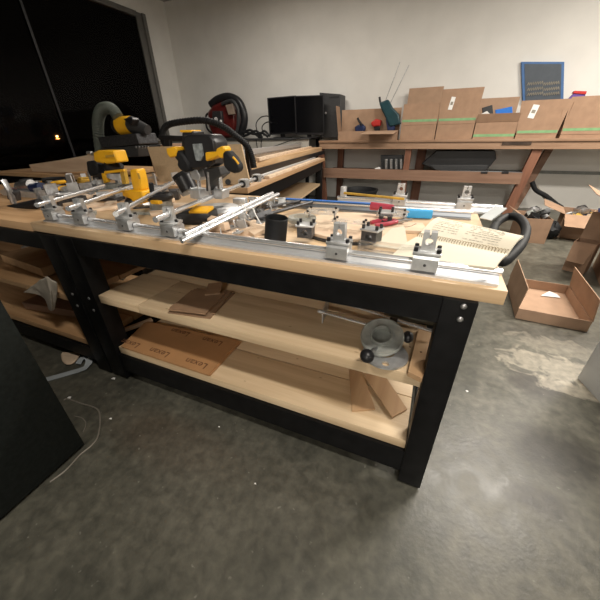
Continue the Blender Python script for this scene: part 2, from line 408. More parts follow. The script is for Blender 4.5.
def wob(x0, x1, y0, y1, z0, z1, nm, parent, mat='pine'):
    g = G(); L = x1 - x0; n = 24
    g.bb(x0, x1, y0, y1, z0, z1, bev=.003); return g.build(nm, mat, parent)
wob(-1.455, -1.185, .006, .29, .515, .56, 'upper_shelf_board', wb); wob(-1.181, .073, .004, .285, .515, .56, 'upper_shelf_board', wb)
wob(-1.44, .073, .295, .57, .513, .556, 'upper_shelf_board', wb); wob(-1.43, .073, .578, .80, .510, .55, 'upper_shelf_board', wb)
wob(-1.455, .073, .006, .235, .192, .235, 'lower_shelf_board', wb); wob(-1.455, .073, .242, .47, .190, .232, 'lower_shelf_board', wb)
wob(-1.455, .073, .477, .80, .190, .230, 'lower_shelf_board', wb)
for z in (.54, .50, .215):
    G().ball((.074, .03, z), .008, (.6, 1, 1)).build('shelf_bolt', 'steel', wb)
G().bb(.03, .073, .09, .85, .46, .512).build('shelf_bearer', 'black', wb)
G().bb(-1.5, -1.46, .09, .85, .46, .512).build('shelf_bearer', 'black', wb)

wl = workbench('workbench', 'old cluttered workbench at the left edge, joined end to end with the foreground bench',
               -3.6, -1.757, .95, H=.895, legs=((-3.5, -3.4), (-1.70, -1.59)), loc=(0, FY - .0, 0), rot=0, top='top_old', zs=(.46, .16), bolts=(None, (.54, .47)))
wob(-3.4, -1.705, .006, .3, .47, .505, 'upper_shelf_board', wl, 'top_old'); wob(-3.4, -1.705, .31, .8, .47, .5, 'upper_shelf_board', wl, 'top_old')
wob(-3.4, -1.705, .006, .3, .165, .205, 'lower_shelf_board', wl, 'top_old'); wob(-3.4, -1.705, .31, .8, .165, .2, 'lower_shelf_board', wl, 'top_old')

# bench running away from the camera behind the tools: a black cabinet under a wooden top
e0, e1 = atz(250, 187, .9), atz(325, 158, .9)
d = (e1 - e0).normalized(); rotc = math.atan2(d.y, d.x) - PI / 2
far = thing('workbench', 'black workbench with an orange brown wood top running back towards the monitors', 'workbench', (e0.x, e0.y, 0), rotc)
Lc = (e1 - e0).length
G().bb(-1.5, 0, -.05, Lc, .86, .90, bev=.003).build('tabletop', 'top_y' if 'top_y' in M else M['ply'], far)
for y in (.0, Lc - .14):
    for x in (-1.45, -.12): G().bb(x, x + .09, y + .02, y + .11, 0, .86, bev=.003).build('leg', 'black', far)
G().bb(-.06, -.03, .11, Lc - .14, .74, .858).build('side_apron', 'black', far)
G().bb(-1.44, -1.41, .11, Lc - .14, .74, .858).build('side_apron', 'black', far)
G().bb(-1.36, -.12, .04, .07, .74, .858).build('end_apron', 'black', far)
G().bb(-1.4, -.05, .05, Lc - .05, .50, .53).build('shelf_board', 'mdf', far)
G().bb(-1.4, -.05, .05, Lc - .05, .19, .22).build('shelf_board', 'mdf', far)
G().bb(-1.3, -.72, .06, Lc - .06, .23, .49).bb(-1.3, -.72, .06, Lc - .06, .54, .73).build('back_panel', 'black', far)

# another bench behind the left one
p = aty(31, 172, 2.6)
ob = thing('workbench', 'dark workbench behind the left bench holding a pale plank', 'workbench', (-5.4, 2.3, 0))
G().bb(0, 1.95, 0, 1.1, .84, .88, bev=.003).build('tabletop', 'top_old', ob)
for x in (.03, 1.83):
    for y in (.03, .98): G().bb(x, x + .09, y, y + .09, 0, .84).build('leg', 'black', ob)
G().bb(.12, 1.83, .04, .07, .74, .838).build('front_apron', 'black', ob)
G().bb(.12, 1.83, .04, 1.06, .2, .23).build('shelf_board', 'top_old', ob)

# long brown bench along the back wall
BF = 6.0; BX0 = aty(319, 145, BF).x; BX1 = 4.2
bz1 = aty(450, 139.5, BF).z; bz0 = aty(450, 149, BF).z; lz1 = aty(450, 171, BF).z; lz0 = aty(450, 182, BF).z
bb_ = thing('workbench', 'long brown wooden bench along the back wall carrying cardboard boxes', 'workbench', (0, BF, 0))
G().bb(BX0, BX1, -.02, .69, bz1 - .035, bz1, bev=.003).build('tabletop', 'brown_edge', bb_)
G().bb(BX0 + .01, BX1, 0, .038, bz0, bz1 - .036).build('front_apron', 'brown_edge', bb_)
xr = aty(522, 176, BF).x
G().bb(BX0 + .1, xr, .0, .038, lz0, lz1).build('lower_front_board', 'brown', bb_)
G().bb(BX0 + .1, xr, .04, .69, lz1 - .08, lz1 - .05).build('lower_shelf_board', 'brown', bb_)
def slant(p0, p1, w, y0, y1, nm, mat='brown_v'):
    a, c = Vector(p0), Vector(p1); g = G(); dd = Vector((w / 2, 0, 0)); vs = []
    for y in (y0, y1):
        vs.append([g.bm.verts.new((q.x, y, q.z)) for q in (a - dd, a + dd, c + dd, c - dd)])
    g.bm.faces.new(vs[0]); g.bm.faces.new(vs[1][::-1])
    for i in range(4): g.bm.faces.new((vs[0][i], vs[0][(i + 1) % 4], vs[1][(i + 1) % 4], vs[1][i]))
    return g.build(nm, mat, bb_)
t0, t1 = aty(539, 149, BF), aty(519, 205, BF); slant((t0.x, 0, bz0), (t0.x - .14, 0, 0), .13, .04, .13, 'leg')
t0 = aty(552, 149, BF + .35); slant((t0.x, 0, bz0), (t0.x - .22, 0, .0), .10, .45, .54, 'leg', 'brown')
t0 = aty(318, 152, BF).x; slant((t0 + .03, 0, bz0), (t0 + .12, 0, 0), .11, .04, .13, 'leg')
t0 = aty(332, 152, BF).x; slant((t0 + .02, 0, bz0), (t0 + .02, 0, 0), .11, .50, .60, 'leg')
t0 = aty(408, 152, BF).x; slant((t0, 0, bz0), (t0, 0, 0), .10, .042, .13, 'leg')
t0 = aty(420, 152, BF).x; slant((t0, 0, bz0), (t0, 0, 0), .16, .55, .65, 'leg')
slant((3.9, 0, bz0), (3.9, 0, 0), .11, .04, .13, 'leg')
q = aty(519, 143, BF)
G().bb(q.x - .22, q.x + .16, -.012, -.0005, q.z - .025, q.z + .035).build('dark_knot', pbr('dark_bark_patch', (.05, .03, .02), .7, var=.3), bb_)

# white fronted desk left of it, under the monitors
dz = aty(300, 138, 5.95).z
dk = thing('desk', 'white fronted desk in the back corner holding the monitors', 'desk', (0, 5.95, 0))
dx0, dx1 = XL + .05, aty(309, 140, 5.95).x
G().bb(dx0, dx1, -.02, .74, dz - .03, dz, bev=.003).build('desktop', 'charcoal', dk)
G().bb(dx0 + .02, dx1 - .01, 0, .03, aty(300, 151, 5.95).z, dz - .031).build('front_panel', pbr('off_white_laminate', (.42, .40, .36), .5, var=.03), dk)
for x in (dx0 + .03, dx1 - .1):
    for y in (.05, .64): G().bb(x, x + .06, y, y + .06, 0, dz - .03).build('leg', 'black', dk)

# dark steel cabinet in the lower left corner
kc = thing('storage_cabinet', 'big plain black cabinet cut off by the lower left corner', 'cabinet', (-1.27, .405, 0), R(1.5))
G().bb(-.75, 0, -.85, 0, .02, 1.0, bev=.006).build('body', 'cab', kc)
G().bb(-.70, -.03, -.82, -.03, 0, .022).build('plinth', 'blackpl', kc)
# pale grey cabinet at the right edge
g0, g1 = atz(577, 378, 0), atz(600, 403, 0)
rr = math.atan2(g1.y - g0.y, g1.x - g0.x)
kg = thing('storage_cabinet', 'pale grey enamel cabinet standing on the floor at the right edge', 'cabinet', (g0.x, g0.y, 0), rr)
G().bb(0, .6, 0, .5, .0, .9, bev=.006).build('body', 'cabgrey', kg)

# ------------------------------------------------------------------ linear motion parts
TZ = .90
def rail(name, label, p, q, base='alu', group=None, film=None):
    """aluminium rail with a steel shaft on a raised rib; origin at its left end on the bench"""
    p, q = Vector(p), Vector(q); L = (q - p).length
    t = thing(name, label, 'linear rail', p, math.atan2(q.y - p.y, q.x - p.x), group)
    pr = [(-.028, 0), (.028, 0), (.028, .007), (.012, .009), (.006, .022), (-.006, .022), (-.012, .009), (-.028, .007)]
    m = Matrix(((0, 0, 1, 0), (1, 0, 0, 0), (0, 1, 0, 0), (0, 0, 0, 1)))
    G().plate(pr, [], L, m).build('rail_base', base, t)
    G().cyl((-.004, 0, .031), (L + .004, 0, .031), .0095, n=24).build('shaft', 'chrome', t)
    return t
def carriage_obj(mat='alu_w', hi=.036):
    t = thing('bearing_carriage', '', 'bearing carriage')
    pr = [(-.030, .016), (-.030, .014 + hi), (-.024, .020 + hi), (.024, .020 + hi), (.030, .014 + hi), (.030, .016), (.010, .016)] + circ(0, .031, .0115, 14, -50, 230) + [(-.010, .016)]
    m = Matrix(((0, 0, 1, -.0325), (1, 0, 0, 0), (0, 1, 0, 0), (0, 0, 0, 1)))
    G().plate(pr, [], .065, m).build('block', mat, t)
    G().cyl((0, -.031, .033), (0, -.0295, .033), .004, n=10).build('grub_screw', 'iron', t)
    return t
def bracket_obj(mat='alu_w'):
    """shaft support: flanged foot, upright with a clamped hole, four black screws"""
    t = thing('shaft_bracket', '', 'shaft bracket')
    o = [(-.036, 0), (.036, 0), (.036, .014), (.018, .016), (.017, .062), (.002, .062), (.002, .048), (-.002, .048), (-.002, .062), (-.017, .062), (-.018, .016), (-.036, .014)]
    m = Matrix(((1, 0, 0, 0), (0, 0, -1, .012), (0, 1, 0, 0), (0, 0, 0, 1)))
    G().plate(o, [circ(0, .036, .0105, 22)], .024, m).build('upright', mat, t)
    G().box((0, 0, .005), (.072, .05, .010), bev=.002).build('foot', mat, t)
    for x in (-.029, .029):
        for y in (-.017, .017):
            z = .010
            G().cyl((x, y, z), (x, y, z + .010), .0058, n=12).build('screw', 'blackpl', t)
    return t
car0 = carriage_obj(); br0 = bracket_obj()
used = set()
def inst(o, label, p, rot=0, group=None, sc=1.0):
    if o.name not in used: used.add(o.name); c = o
    else: c = copy_tree(o)
    c.location = p; c.rotation_euler = (0, 0, rot) if not isinstance(rot, (tuple, list)) else rot
    c['label'] = label; c.scale = (sc, sc, sc)
    if group: c['group'] = group
    return c
# front rail along the edge of the bench
f0 = atz(40, 219.5, TZ); f1 = atz(502, 281, TZ)
rail('linear_rail', 'long aluminium rail with steel shaft along the front edge of the bench top', (-1.70, FY + .060, TZ), (.195, FY + .046, TZ))
def onfront(px):   # place on the front rail seen at column px
    a, c = Vector((-1.70, FY + .060, 0)), Vector((.195, FY + .046, 0)); lo, hi = 0., 1.
    for _ in range(30):
        t = (lo + hi) / 2; w = a.lerp(c, t); w.z = .93 ; r = w - CAM
        u = AX * 0; cx = r.x * AX.x + r.y * AY.x + r.z * AZ.x; cz = r.x * AX.z + r.y * AY.z + r.z * AZ.z
        if 300 + FPX * cx / cz < px: lo = t
        else: hi = t
    w.z = TZ; return w
rf = math.atan2(-.013, 1.895)
spots = [(425, 'carriage on the front rail nearest the right end of the bench, before the notebook', 'empty shaft bracket on the front rail right beside the open notebook', 0),
         (339, 'carriage on the front rail in the middle of the bench, by the round wooden board', 'empty shaft bracket on the front rail in front of the round wooden board', 0),
         (173, 'carriage on the front rail beside the ends of the tied steel rods', 'shaft bracket on the front rail beside the tied rods, holding the longest slanting shaft', 1),
         (129, 'carriage on the front rail below the yellow jigsaw', 'shaft bracket on the front rail below the yellow jigsaw, gripping a shaft', 1),
         (85, 'carriage on the front rail, second from its left end', 'shaft bracket second from the left end of the front rail, gripping a shaft', 1),
         (55, 'carriage at the left end of the front rail by the bench joint', 'shaft bracket at the left end of the front rail by the bench joint', 1)]
SH = []
for px, la, lb, cr in spots:
    w = onfront(px)
    inst(car0, la, w, rf, 'carriages on the front rail'); SH.append(w)
    inst(br0, lb, w + Vector((0, 0, .0565)), rf if not cr else rf + R(20), 'shaft brackets on the front rail')
# rear rails, lying a little askew
a0, a1 = atz(250, 204, TZ), atz(470, 219, TZ)
r2 = rail('linear_rail', 'rear aluminium rail with blue film on its shaft, crossing the back of the bench', a0, a1, 'alu_dark')
L2 = (a1 - a0).length
G().bb(L2 * .20, L2 * .66, -.012, .012, .0415, .044).build('blue_film', 'blue', r2)
b0, b1 = atz(338, 203, TZ), atz(499, 214, TZ)
rail('linear_rail', 'shorter bright aluminium rail behind the blue filmed one, its end past the notebook', b0, b1, 'alu')
st = thing('plastic_strip', 'bright light blue plastic strip lying beside the rear rail bracket', 'strip', atz(418, 218, TZ), R(8))
G().box((0, 0, .020), (.115, .032, .036), bev=.004).build('strip', 'lblue', st)
ru = math.atan2(a1.y - a0.y, a1.x - a0.x)
w = b0.lerp(b1, .80); inst(car0, 'carriage on the rear rail just behind the notebook', w, ru, 'carriages on the rear rail')
inst(br0, 'tall empty shaft bracket on the rear rail just behind the notebook', w + Vector((0, 0, .0565)), ru, 'shaft brackets on the rear rail')
w = b0.lerp(b1, .42); inst(car0, 'carriage on the rear rail behind the light blue strip', w, ru, 'carriages on the rear rail')
inst(br0, 'empty shaft bracket on the rear rail behind the light blue strip', w + Vector((0, 0, .0565)), ru, 'shaft brackets on the rear rail')

def shaft(label, p, q, r=.0095, mat='chrome', group=None, name='steel_shaft', cat='shaft'):
    p, q = Vector(p), Vector(q); o = G().cyl((0, 0, 0), (0, 0, (q - p).length), r, n=24)
    m = (q - p).to_track_quat('Z', 'Y'); ob = o.build(name, mat); ob.location = p; ob.rotation_euler = m.to_euler()
    return tag(ob, label, cat, group)
# cross shafts held by the brackets on the front rail
zc = TZ + .0565 + .036
def cross(i, px, py, label, back=.09):
    s = SH[i] + Vector((0, 0, zc - TZ)); e = atz(px, py, zc - .012); d_ = (e - s).normalized()
    return shaft(label, s - d_ * back, e, .0105, group='shafts running back from the front rail'), s - d_ * back, e
s1, p1, q1 = cross(2, 262, 176, 'longest polished shaft slanting back under the yellow plunge router')
cross(3, 176, 181, 'polished shaft running back past the yellow jigsaw')
cross(4, 142, 183, 'polished shaft running back in front of the upright yellow router')
cross(5, 104, 186, 'polished shaft running back over the left bench joint')
# two bearing blocks on the long shaft
blk = thing('bearing_block', 'silver bearing block on the long slanting shaft, nearer the plunge router base', 'bearing block')
o = [(-.026, -.022), (.026, -.022), (.026, .02), (.02, .026), (-.02, .026), (-.026, .02)]
G().plate(o, [circ(0, 0, .012, 18)], .058, Matrix(((0, 0, 1, -.029), (1, 0, 0, 0), (0, 1, 0, 0), (0, 0, 0, 1)))).build('housing', 'alu_w', blk)
for s in (-1, 1): G().plate(circ(0, 0, .021, 18), [circ(0, 0, .0108, 18)], .004, Matrix(((0, 0, 1, s * .031 - .002), (1, 0, 0, 0), (0, 1, 0, 0), (0, 0, 0, 1)))).build('seal', 'blackpl', blk)
b2 = copy_tree(blk); b2['label'] = 'silver bearing block near the far end of the long slanting shaft'
for o_, t in ((blk, .70), (b2, .90)):
    place(o_, along(p1.lerp(q1, t), q1)); o_['group'] = 'bearing blocks on the long shaft'
# three tied rods
p, q = atz(180, 241, .935), atz(277, 194, .985)
m = along(p, q); L3 = (q - p).length
for k, (y, z, lb) in enumerate(((-.0083, 0, 'front steel rod of the tied rod bundle on the bench'), (.0083, 0, 'rear steel rod of the tied rod bundle on the bench'), (0, .0142, 'upper steel rod of the tied rod bundle on the bench'))):
    shaft(lb, m @ Vector((k * .012, y, z)), m @ Vector((L3 - k * .02, y, z)), .008, group='tied steel rods')
tie = thing('cable_tie', 'white cable tie around the bundle of steel rods, tail curling down', 'cable tie')
c_ = m @ Vector((L3 * .55, 0, .007)); ex = m.to_3x3() @ Vector((0, 1, 0)); ez = m.to_3x3() @ Vector((0, 0, 1)); ax = m.to_3x3() @ Vector((1, 0, 0))
tie.location = c_
G().tube([(ex * math.cos(R(a)) * .020 + ez * math.sin(R(a)) * .020) for a in range(0, 360, 30)], .0025, 6, 3, closed=True).build('loop', 'white', tie)
tl = atz(262, 226, .93) - c_
G().tube([ex * -.02, ex * -.03 + Vector((.03, -.01, .01)), tl * .6 + Vector((.01, 0, .02)), tl], .0028, 6).build('tail', 'white', tie)

# round board with acrylic plates and black bearing blocks
cb = atz(352, 229, TZ)
rb = thing('round_board', 'round pale plywood board lying flat in the middle of the bench', 'board', cb)
G().lathe([(.0, 0), (.21, 0), (.212, .004), (.212, .009), (0, .009)], n=48).build('dark_underlay', 'charcoal', rb)
G().lathe([(0, .0095), (.203, .0095), (.205, .012), (.205, .020), (.203, .022), (0, .022)], n=48).build('plywood_disc', 'wood_scrap', rb)
def bblock(label, px, py, rot):
    p = atz(px, py, TZ + .023)
    t = thing('bearing_block', label, 'bearing block', p, rot, 'black bearing blocks on the round board')
    o = [(-.027, 0), (.027, 0), (.027, .038), (-.027, .038)]
    G().plate(o, [circ(0, .019, .011, 18)], .05, Matrix(((1, 0, 0, 0), (0, 0, -1, .025), (0, 1, 0, 0), (0, 0, 0, 1)))).build('housing', 'iron', t)
    G().box((0, 0, .042), (.066, .056, .007), bev=.002).build('cap_plate', 'alu_w', t)
    for x in (-.024, .024):
        for y in (-.018, .018): G().cyl((x, y, .045), (x, y, .058), .0055, n=12).build('screw', 'blackpl', t)
bblock('dark bearing block with silver cap at the left of the round board', 306, 236, R(8))
bblock('dark bearing block with silver cap at the right of the round board', 371, 241, R(-14))
bblock('dark bearing block with silver cap at the back of the round board', 385, 222, R(6))
def aplate(label, px, py, w, d, z, rot, legs=True):
    p = atz(px, py, z)
    t = thing('acrylic_plate', label, 'acrylic plate', p, rot, 'clear acrylic plates')
    G().plate([(-w / 2, -d / 2), (w / 2, -d / 2), (w / 2, d / 2), (-w / 2, d / 2)], [circ(0, 0, .02, 16)], .007).build('plate', 'clear', t)
    for x in (-w / 2 + .012, w / 2 - .012):
        for y in (-d / 2 + .012, d / 2 - .012): G().cyl((x, y, .006), (x, y, .014), .005, n=10).build('screw', 'blackpl', t)
        G().cyl((x, 0, -z + TZ + .022), (x, 0, 0), .004, n=8).build('standoff', 'steel', t)
aplate('clear acrylic plate with black screws at the back left of the round board', 322, 212, .13, .10, .965, R(10))
aplate('clear acrylic plate with black screws at the back right of the round board', 392, 214, .12, .10, .955, R(4))
aplate('clear acrylic strip bridging the round board behind the middle bracket', 350, 222, .14, .05, .95, R(-5))
ap = thing('acrylic_bar', 'clear acrylic bar lying behind the front rail between the two right brackets', 'acrylic bar', atz(388, 253, TZ), R(-2))
G().box((0, 0, .016), (.20, .035, .03), bev=.003).build('bar', 'clear', ap)
rg = thing('clear_ring', 'clear scuffed plastic ring lying flat on the round board', 'ring', atz(302, 221, TZ + .022), 0)
G().lathe([(.035, 0), (.06, 0), (.062, .012), (.058, .02), (.037, .02), (.035, 0)], n=32).build('ring', 'fog', rg)
# black pipe stub
pp = thing('pipe_stub', 'short black plastic pipe standing upright beside the round board', 'pipe', atz(275, 243, TZ), 0)
pipe = G().lathe([(.037, 0), (.040, 0), (.040, .095), (.0385, .097), (.037, .095), (.0365, .004), (.037, 0)], n=36); pipe.xf(Matrix.Rotation(R(8), 4, 'Y')); pipe.build('pipe_wall', 'rubber', pp)
G().lathe([(0, .0), (.0368, .0), (.0368, .003), (0, .003)], n=30).xf(Matrix.Rotation(R(8), 4, 'Y')).build('end_cap', 'blackpl', pp)

# open spiral notebook
def npt(px, py, z): return atz(px, py, z)
nb = thing('spiral_notebook', 'open cream spiral notebook lying at the right end of the bench', 'notebook', atz(455, 250, TZ))
o0 = Vector(nb.location)
sp0, sp1 = npt(418, 236, .925), npt(508, 254, .955)
t0, t1 = npt(438, 217, .935), npt(524, 236, .99)
b0_, b1_ = npt(391, 256, .910), npt(495, 268, .950)
def sheet(a, b, c, d, bow, t, lift=0):
    g = G(); n = 10; rows = []
    for zz in (0, -t):
        grid = []
        for i in range(n + 1):
            row = []
            for j in range(n + 1):
                u, v = i / n, j / n
                p = (a.lerp(b, u)).lerp(d.lerp(c, u), v) + Vector((0, 0, bow * math.sin(PI * v) + zz + lift)) - o0
                row.append(g.bm.verts.new(p))
            grid.append(row)
        rows.append(grid)
    T, B = rows
    for i in range(n):
        for j in range(n):
            g.bm.faces.new((T[i][j], T[i + 1][j], T[i + 1][j + 1], T[i][j + 1])); g.bm.faces.new((B[i][j], B[i][j + 1], B[i + 1][j + 1], B[i + 1][j]))
    for i in range(n):
        g.bm.faces.new((T[i][0], B[i][0], B[i + 1][0], T[i + 1][0])); g.bm.faces.new((T[i][n], T[i + 1][n], B[i + 1][n], B[i][n]))
        g.bm.faces.new((T[0][i], T[0][i + 1], B[0][i + 1], B[0][i])); g.bm.faces.new((T[n][i], B[n][i], B[n][i + 1], T[n][i + 1]))
    return g
sheet(sp0, sp1, t1, t0, .012, .006).build('upper_pages', 'paper', nb)
sheet(sp0, sp1, b1_, b0_, .008, .006).build('lower_pages', 'paper', nb)
g = G()
for k in range(34):
    c0 = sp0.lerp(sp1, (k + .5) / 34) - o0; dr = (sp1 - sp0).normalized(); nr = Vector((0, 0, 1)); sd = dr.cross(nr)
    g.tube([c0 + sd * math.cos(R(a)) * .010 + nr * (math.sin(R(a)) * .008 + .004) for a in range(0, 360, 45)], .0009, 5, 1, closed=True)
g.build('spiral_wire', pbr('bronze_wire', (.35, .27, .16), .4, metal=.6), nb)
g = G(); rnd = random.Random(3)
for row in range(9):
    v = .18 + row * .085
    for (u0, u1) in ((.10, .42), (.52, .86)):
        u = u0
        if rnd.random() < .25: continue
        while u < u1:
            du = rnd.uniform(.012, .05)
            if rnd.random() < .75:
                a = (sp0.lerp(sp1, u)).lerp(t0.lerp(t1, u), v); c = (sp0.lerp(sp1, u + du * .8)).lerp(t0.lerp(t1, u + du * .8), v); h = Vector((0, 0, .012 * math.sin(PI * v) + .0008))
                wv = (t0 - sp0).normalized() * .0022
                g.quad([a + h - o0, c + h - o0, c + h + wv - o0, a + h + wv - o0], .0003)
            u += du
g.build('faint_print', 'inkg', nb)
# loose paper and plywood bits left of the notebook
ps = thing('paper_sheet', 'small curled white paper sheet between the round board and the notebook', 'paper', atz(392, 245, TZ), 0)
G().quad([(-.06, -.04, .004), (.06, -.05, .003), (.03, .05, .055), (-.01, .04, .05)], .001).build('sheet', 'paper', ps)
pb = thing('plywood_piece', 'tan plywood piece with pencilled curve left of the notebook', 'plywood piece', atz(408, 229, TZ), R(12))
G().box((0, 0, .006), (.13, .13, .012), bev=.001).build('panel', 'wood_scrap', pb)
G().tube([(-.05, -.03, .0125), (.0, -.01, .0125), (.035, .04, .0125)], .0012, 5).build('pencil_curve', 'ink', pb)
pl = thing('pliers', 'red handled pliers lying open in front of the light blue strip', 'pliers', atz(396, 222, TZ + .03), R(35))
G().tube([(-.10, .02, 0), (-.05, .028, .004), (0, .006, .004)], .008, 10).build('handle', 'pink', pl)
G().tube([(-.10, -.02, 0), (-.05, -.028, .004), (0, -.006, .004)], .008, 10).build('handle', 'pink', pl)
G().box((.02, 0, .004), (.06, .022, .012), bev=.004).box((.055, 0, .004), (.03, .012, .009), bev=.003).build('jaws', 'steel', pl)
rt = thing('screwdriver_handle', 'translucent red tool handle resting by the rear rail', 'screwdriver', atz(382, 207, TZ + .06), R(-8))
G().cyl((-.05, 0, 0), (.05, 0, 0), .018, .014).build('grip', 'pink', rt); G().cyl((.05, 0, 0), (.12, 0, -.01), .004).build('blade', 'steel', rt)
gr = shaft('thin brass coloured rod lying behind the rear rails', atz(344, 193, .97), atz(404, 199, .97), .006, 'yellow_d', name='brass_rod', cat='rod')
be = thing('end_block', 'small silver end block on the thin brass coloured rod', 'block', atz(343, 203, TZ)); G().box((0, 0, .045), (.03, .03, .09), bev=.003).build('block', 'alu_w', be)
q = aty(359, 200, 5.6); ht = aty(359, 189, 5.6).z
bk = thing('black_tub', 'round black tub on the floor below the wall bench, just over the brass coloured rod', 'tub', (q.x, 5.6, 0)); G().lathe([(0, 0), (.26, 0), (.30, ht - .06), (.32, ht - .03), (.32, ht), (.29, ht), (.27, ht - .05), (.25, .02), (0, .02)]).build('tub', 'rubber', bk)
# coil of black hose hanging off the far right corner
ch = thing('hose_coil', 'thick black rubber hose coil behind the notebook at the bench corner', 'hose', atz(503, 236, .93), 0)
cc = Vector(ch.location); pts = []
for px, py, z in ((496, 224, .915), (507, 217, .925), (519, 218, .935), (526, 229, .92), (522, 243, .90), (513, 254, .885), (503, 262, .87), (497, 254, .88), (492, 238, .915)):
    pts.append(atz(px, py, z) - cc)
G().tube(pts, .016, 14, 8, closed=True).build('hose', 'rubber', ch)
gp = thing('grey_card', 'small pale grey card leaning at the back right corner of the bench', 'card', atz(492, 217, .94), R(-40))
G().box((0, 0, .015), (.05, .09, .004), (R(25), 0, 0)).build('card', 'wht_pl', gp)

# crossing dark rails and small hardware in the open pile
shaft('dark steel bar crossing the loose parts, its front end by the black pipe', atz(262, 216, .925), atz(312, 202, .94), .008, 'iron', 'dark bars in the parts pile', 'steel_bar', 'bar')
shaft('dark steel bar crossing the loose parts nearer the tied rods', atz(250, 211, .925), atz(300, 201, .935), .008, 'iron', 'dark bars in the parts pile', 'steel_bar', 'bar')
def piece(kind, px, py, rot, sc=1.0, z=TZ):
    p = atz(px, py, z)
    if kind == 'offcut':
        t = tag(G().box((0, 0, .009), (.12, .035, .018), bev=.002).build('wood_offcut', 'wood_scrap'), 'pale wood offcut in the parts pile between the tied rods and the front rail', 'wood offcut', 'wood offcuts in the parts pile')
    elif kind == 'angle':
        t = tag(G().box((0, 0, .003), (.05, .035, .005)).box((.024, 0, .02), (.005, .035, .036)).cyl((-.01, 0, .005), (-.01, 0, .012), .006, n=8).build('angle_bracket', 'alu_w'), 'small silver angle bracket in the heap between the tied rods and black pipe', 'bracket', 'angle brackets in the parts pile')
    elif kind == 'bolt':
        t = tag(G().cyl((0, 0, .006), (.05, 0, .006), .004, n=8).cyl((-.008, 0, .007), (0, 0, .007), .008, n=6).build('bolt', 'steel'), 'loose steel bolt in the heap between the tied rods and black pipe', 'bolt', 'loose bolts in the parts pile')
    elif kind == 'plate':
        t = tag(G().plate([(-.03, -.02), (.03, -.02), (.03, .02), (-.03, .02)], [circ(0, 0, .008, 12)], .005).build('drilled_plate', 'iron'), 'small dark drilled plate in the heap beside the black pipe', 'plate', 'dark plates in the parts pile')
    t.location = p + Vector((0, 0, 0)); t.rotation_euler = rot; t.scale = (sc,) * 3
    return t
rn = random.Random(11)
for (px, py, a, sc) in ((206, 231, 25, 1.1), (222, 227, 40, 1.3), (238, 221, 30, 1.2), (243, 235, -15, .9), (256, 239, 10, .7), (228, 236, 35, .9), (252, 229, 60, .8), (262, 236, 20, .6), (236, 228, 80, .6)):
    piece('offcut', px, py, (0, 0, R(a)), sc, TZ)
for k in range(26):
    px, py = rn.uniform(206, 266), rn.uniform(217, 236)
    if py < 232 - (px - 206) * .45: continue
    o = piece(rn.choice(['offcut', 'angle', 'offcut', 'angle', 'bolt', 'plate']), px, py, (R(rn.uniform(-14, 14)), R(rn.uniform(-14, 14)), rn.uniform(0, 6)), rn.uniform(.55, 1.0), TZ + rn.uniform(.006, .02))
    if o.name.startswith('wood'): o.scale.z = 1.6
for (px, py) in ((245, 222), (252, 218), (258, 213), (263, 219), (268, 212), (256, 224), (274, 209), (248, 229), (264, 226), (282, 206), (240, 232), (270, 205)):
    piece('angle', px, py, (R(rn.uniform(-20, 20)), R(rn.uniform(-25, 25)), rn.uniform(0, 6)), rn.uniform(.8, 1.2), TZ + .012 + rn.random() * .015)
for (px, py) in ((244, 226), (260, 231), (233, 233), (250, 236), (268, 222), (256, 220), (215, 238)):
    piece('bolt', px, py, (0, R(rn.uniform(-10, 10)), rn.uniform(0, 6)), rn.uniform(.8, 1.1), TZ + .004)
for (px, py) in ((262, 214), (259, 222), (266, 217), (261, 209)):
    piece('plate', px, py, (R(rn.uniform(20, 70)), R(rn.uniform(-30, 30)), rn.uniform(0, 6)), 1.3, TZ + .03)

# ------------------------------------------------------------------ on the shelves of the foreground bench
SZ = .56
# fan of smoked acrylic sheets
c0 = atz(172, 302, SZ); c1 = atz(211, 315, SZ); c2 = atz(236, 289, SZ)
W = (c1 - c0).length; ang = math.atan2(c1.y - c0.y, c1.x - c0.x)
names = ['lowest brown acrylic sheet, largest of the stack on the upper shelf', 'second brown acrylic sheet from the bottom of the upper shelf stack', 'brown acrylic sheet in the middle of the upper shelf stack', 'topmost brown acrylic sheet of the upper shelf stack', 'narrow brown acrylic strip poking out behind the stack on the upper shelf']
for k, (px, py, w, d_, a) in enumerate(((203, 303, .21, .24, 8), (204, 301, .20, .21, 14), (201, 301, .19, .20, 3), (198, 302, .18, .19, 10), (214, 289, .07, .12, 30))):
    o = G().box((0, 0, .0025), (w, d_, .005)).build('acrylic_sheet', 'smoke'); p = atz(px, py, SZ + k * .0055 if k < 4 else SZ + .022)
    o.location = p; o.rotation_euler = (0, 0, R(a)); tag(o, names[k], 'acrylic sheet', 'smoked acrylic sheets on the upper shelf')
rc = tag(G().box((0, 0, .006), (.09, .02, .012), bev=.001).build('wood_stick', 'wood_scrap'), 'little wood stick at the front edge of the brown acrylic stack', 'stick'); rc.location = atz(181, 308, SZ); rc.rotation_euler = (0, 0, R(-35))
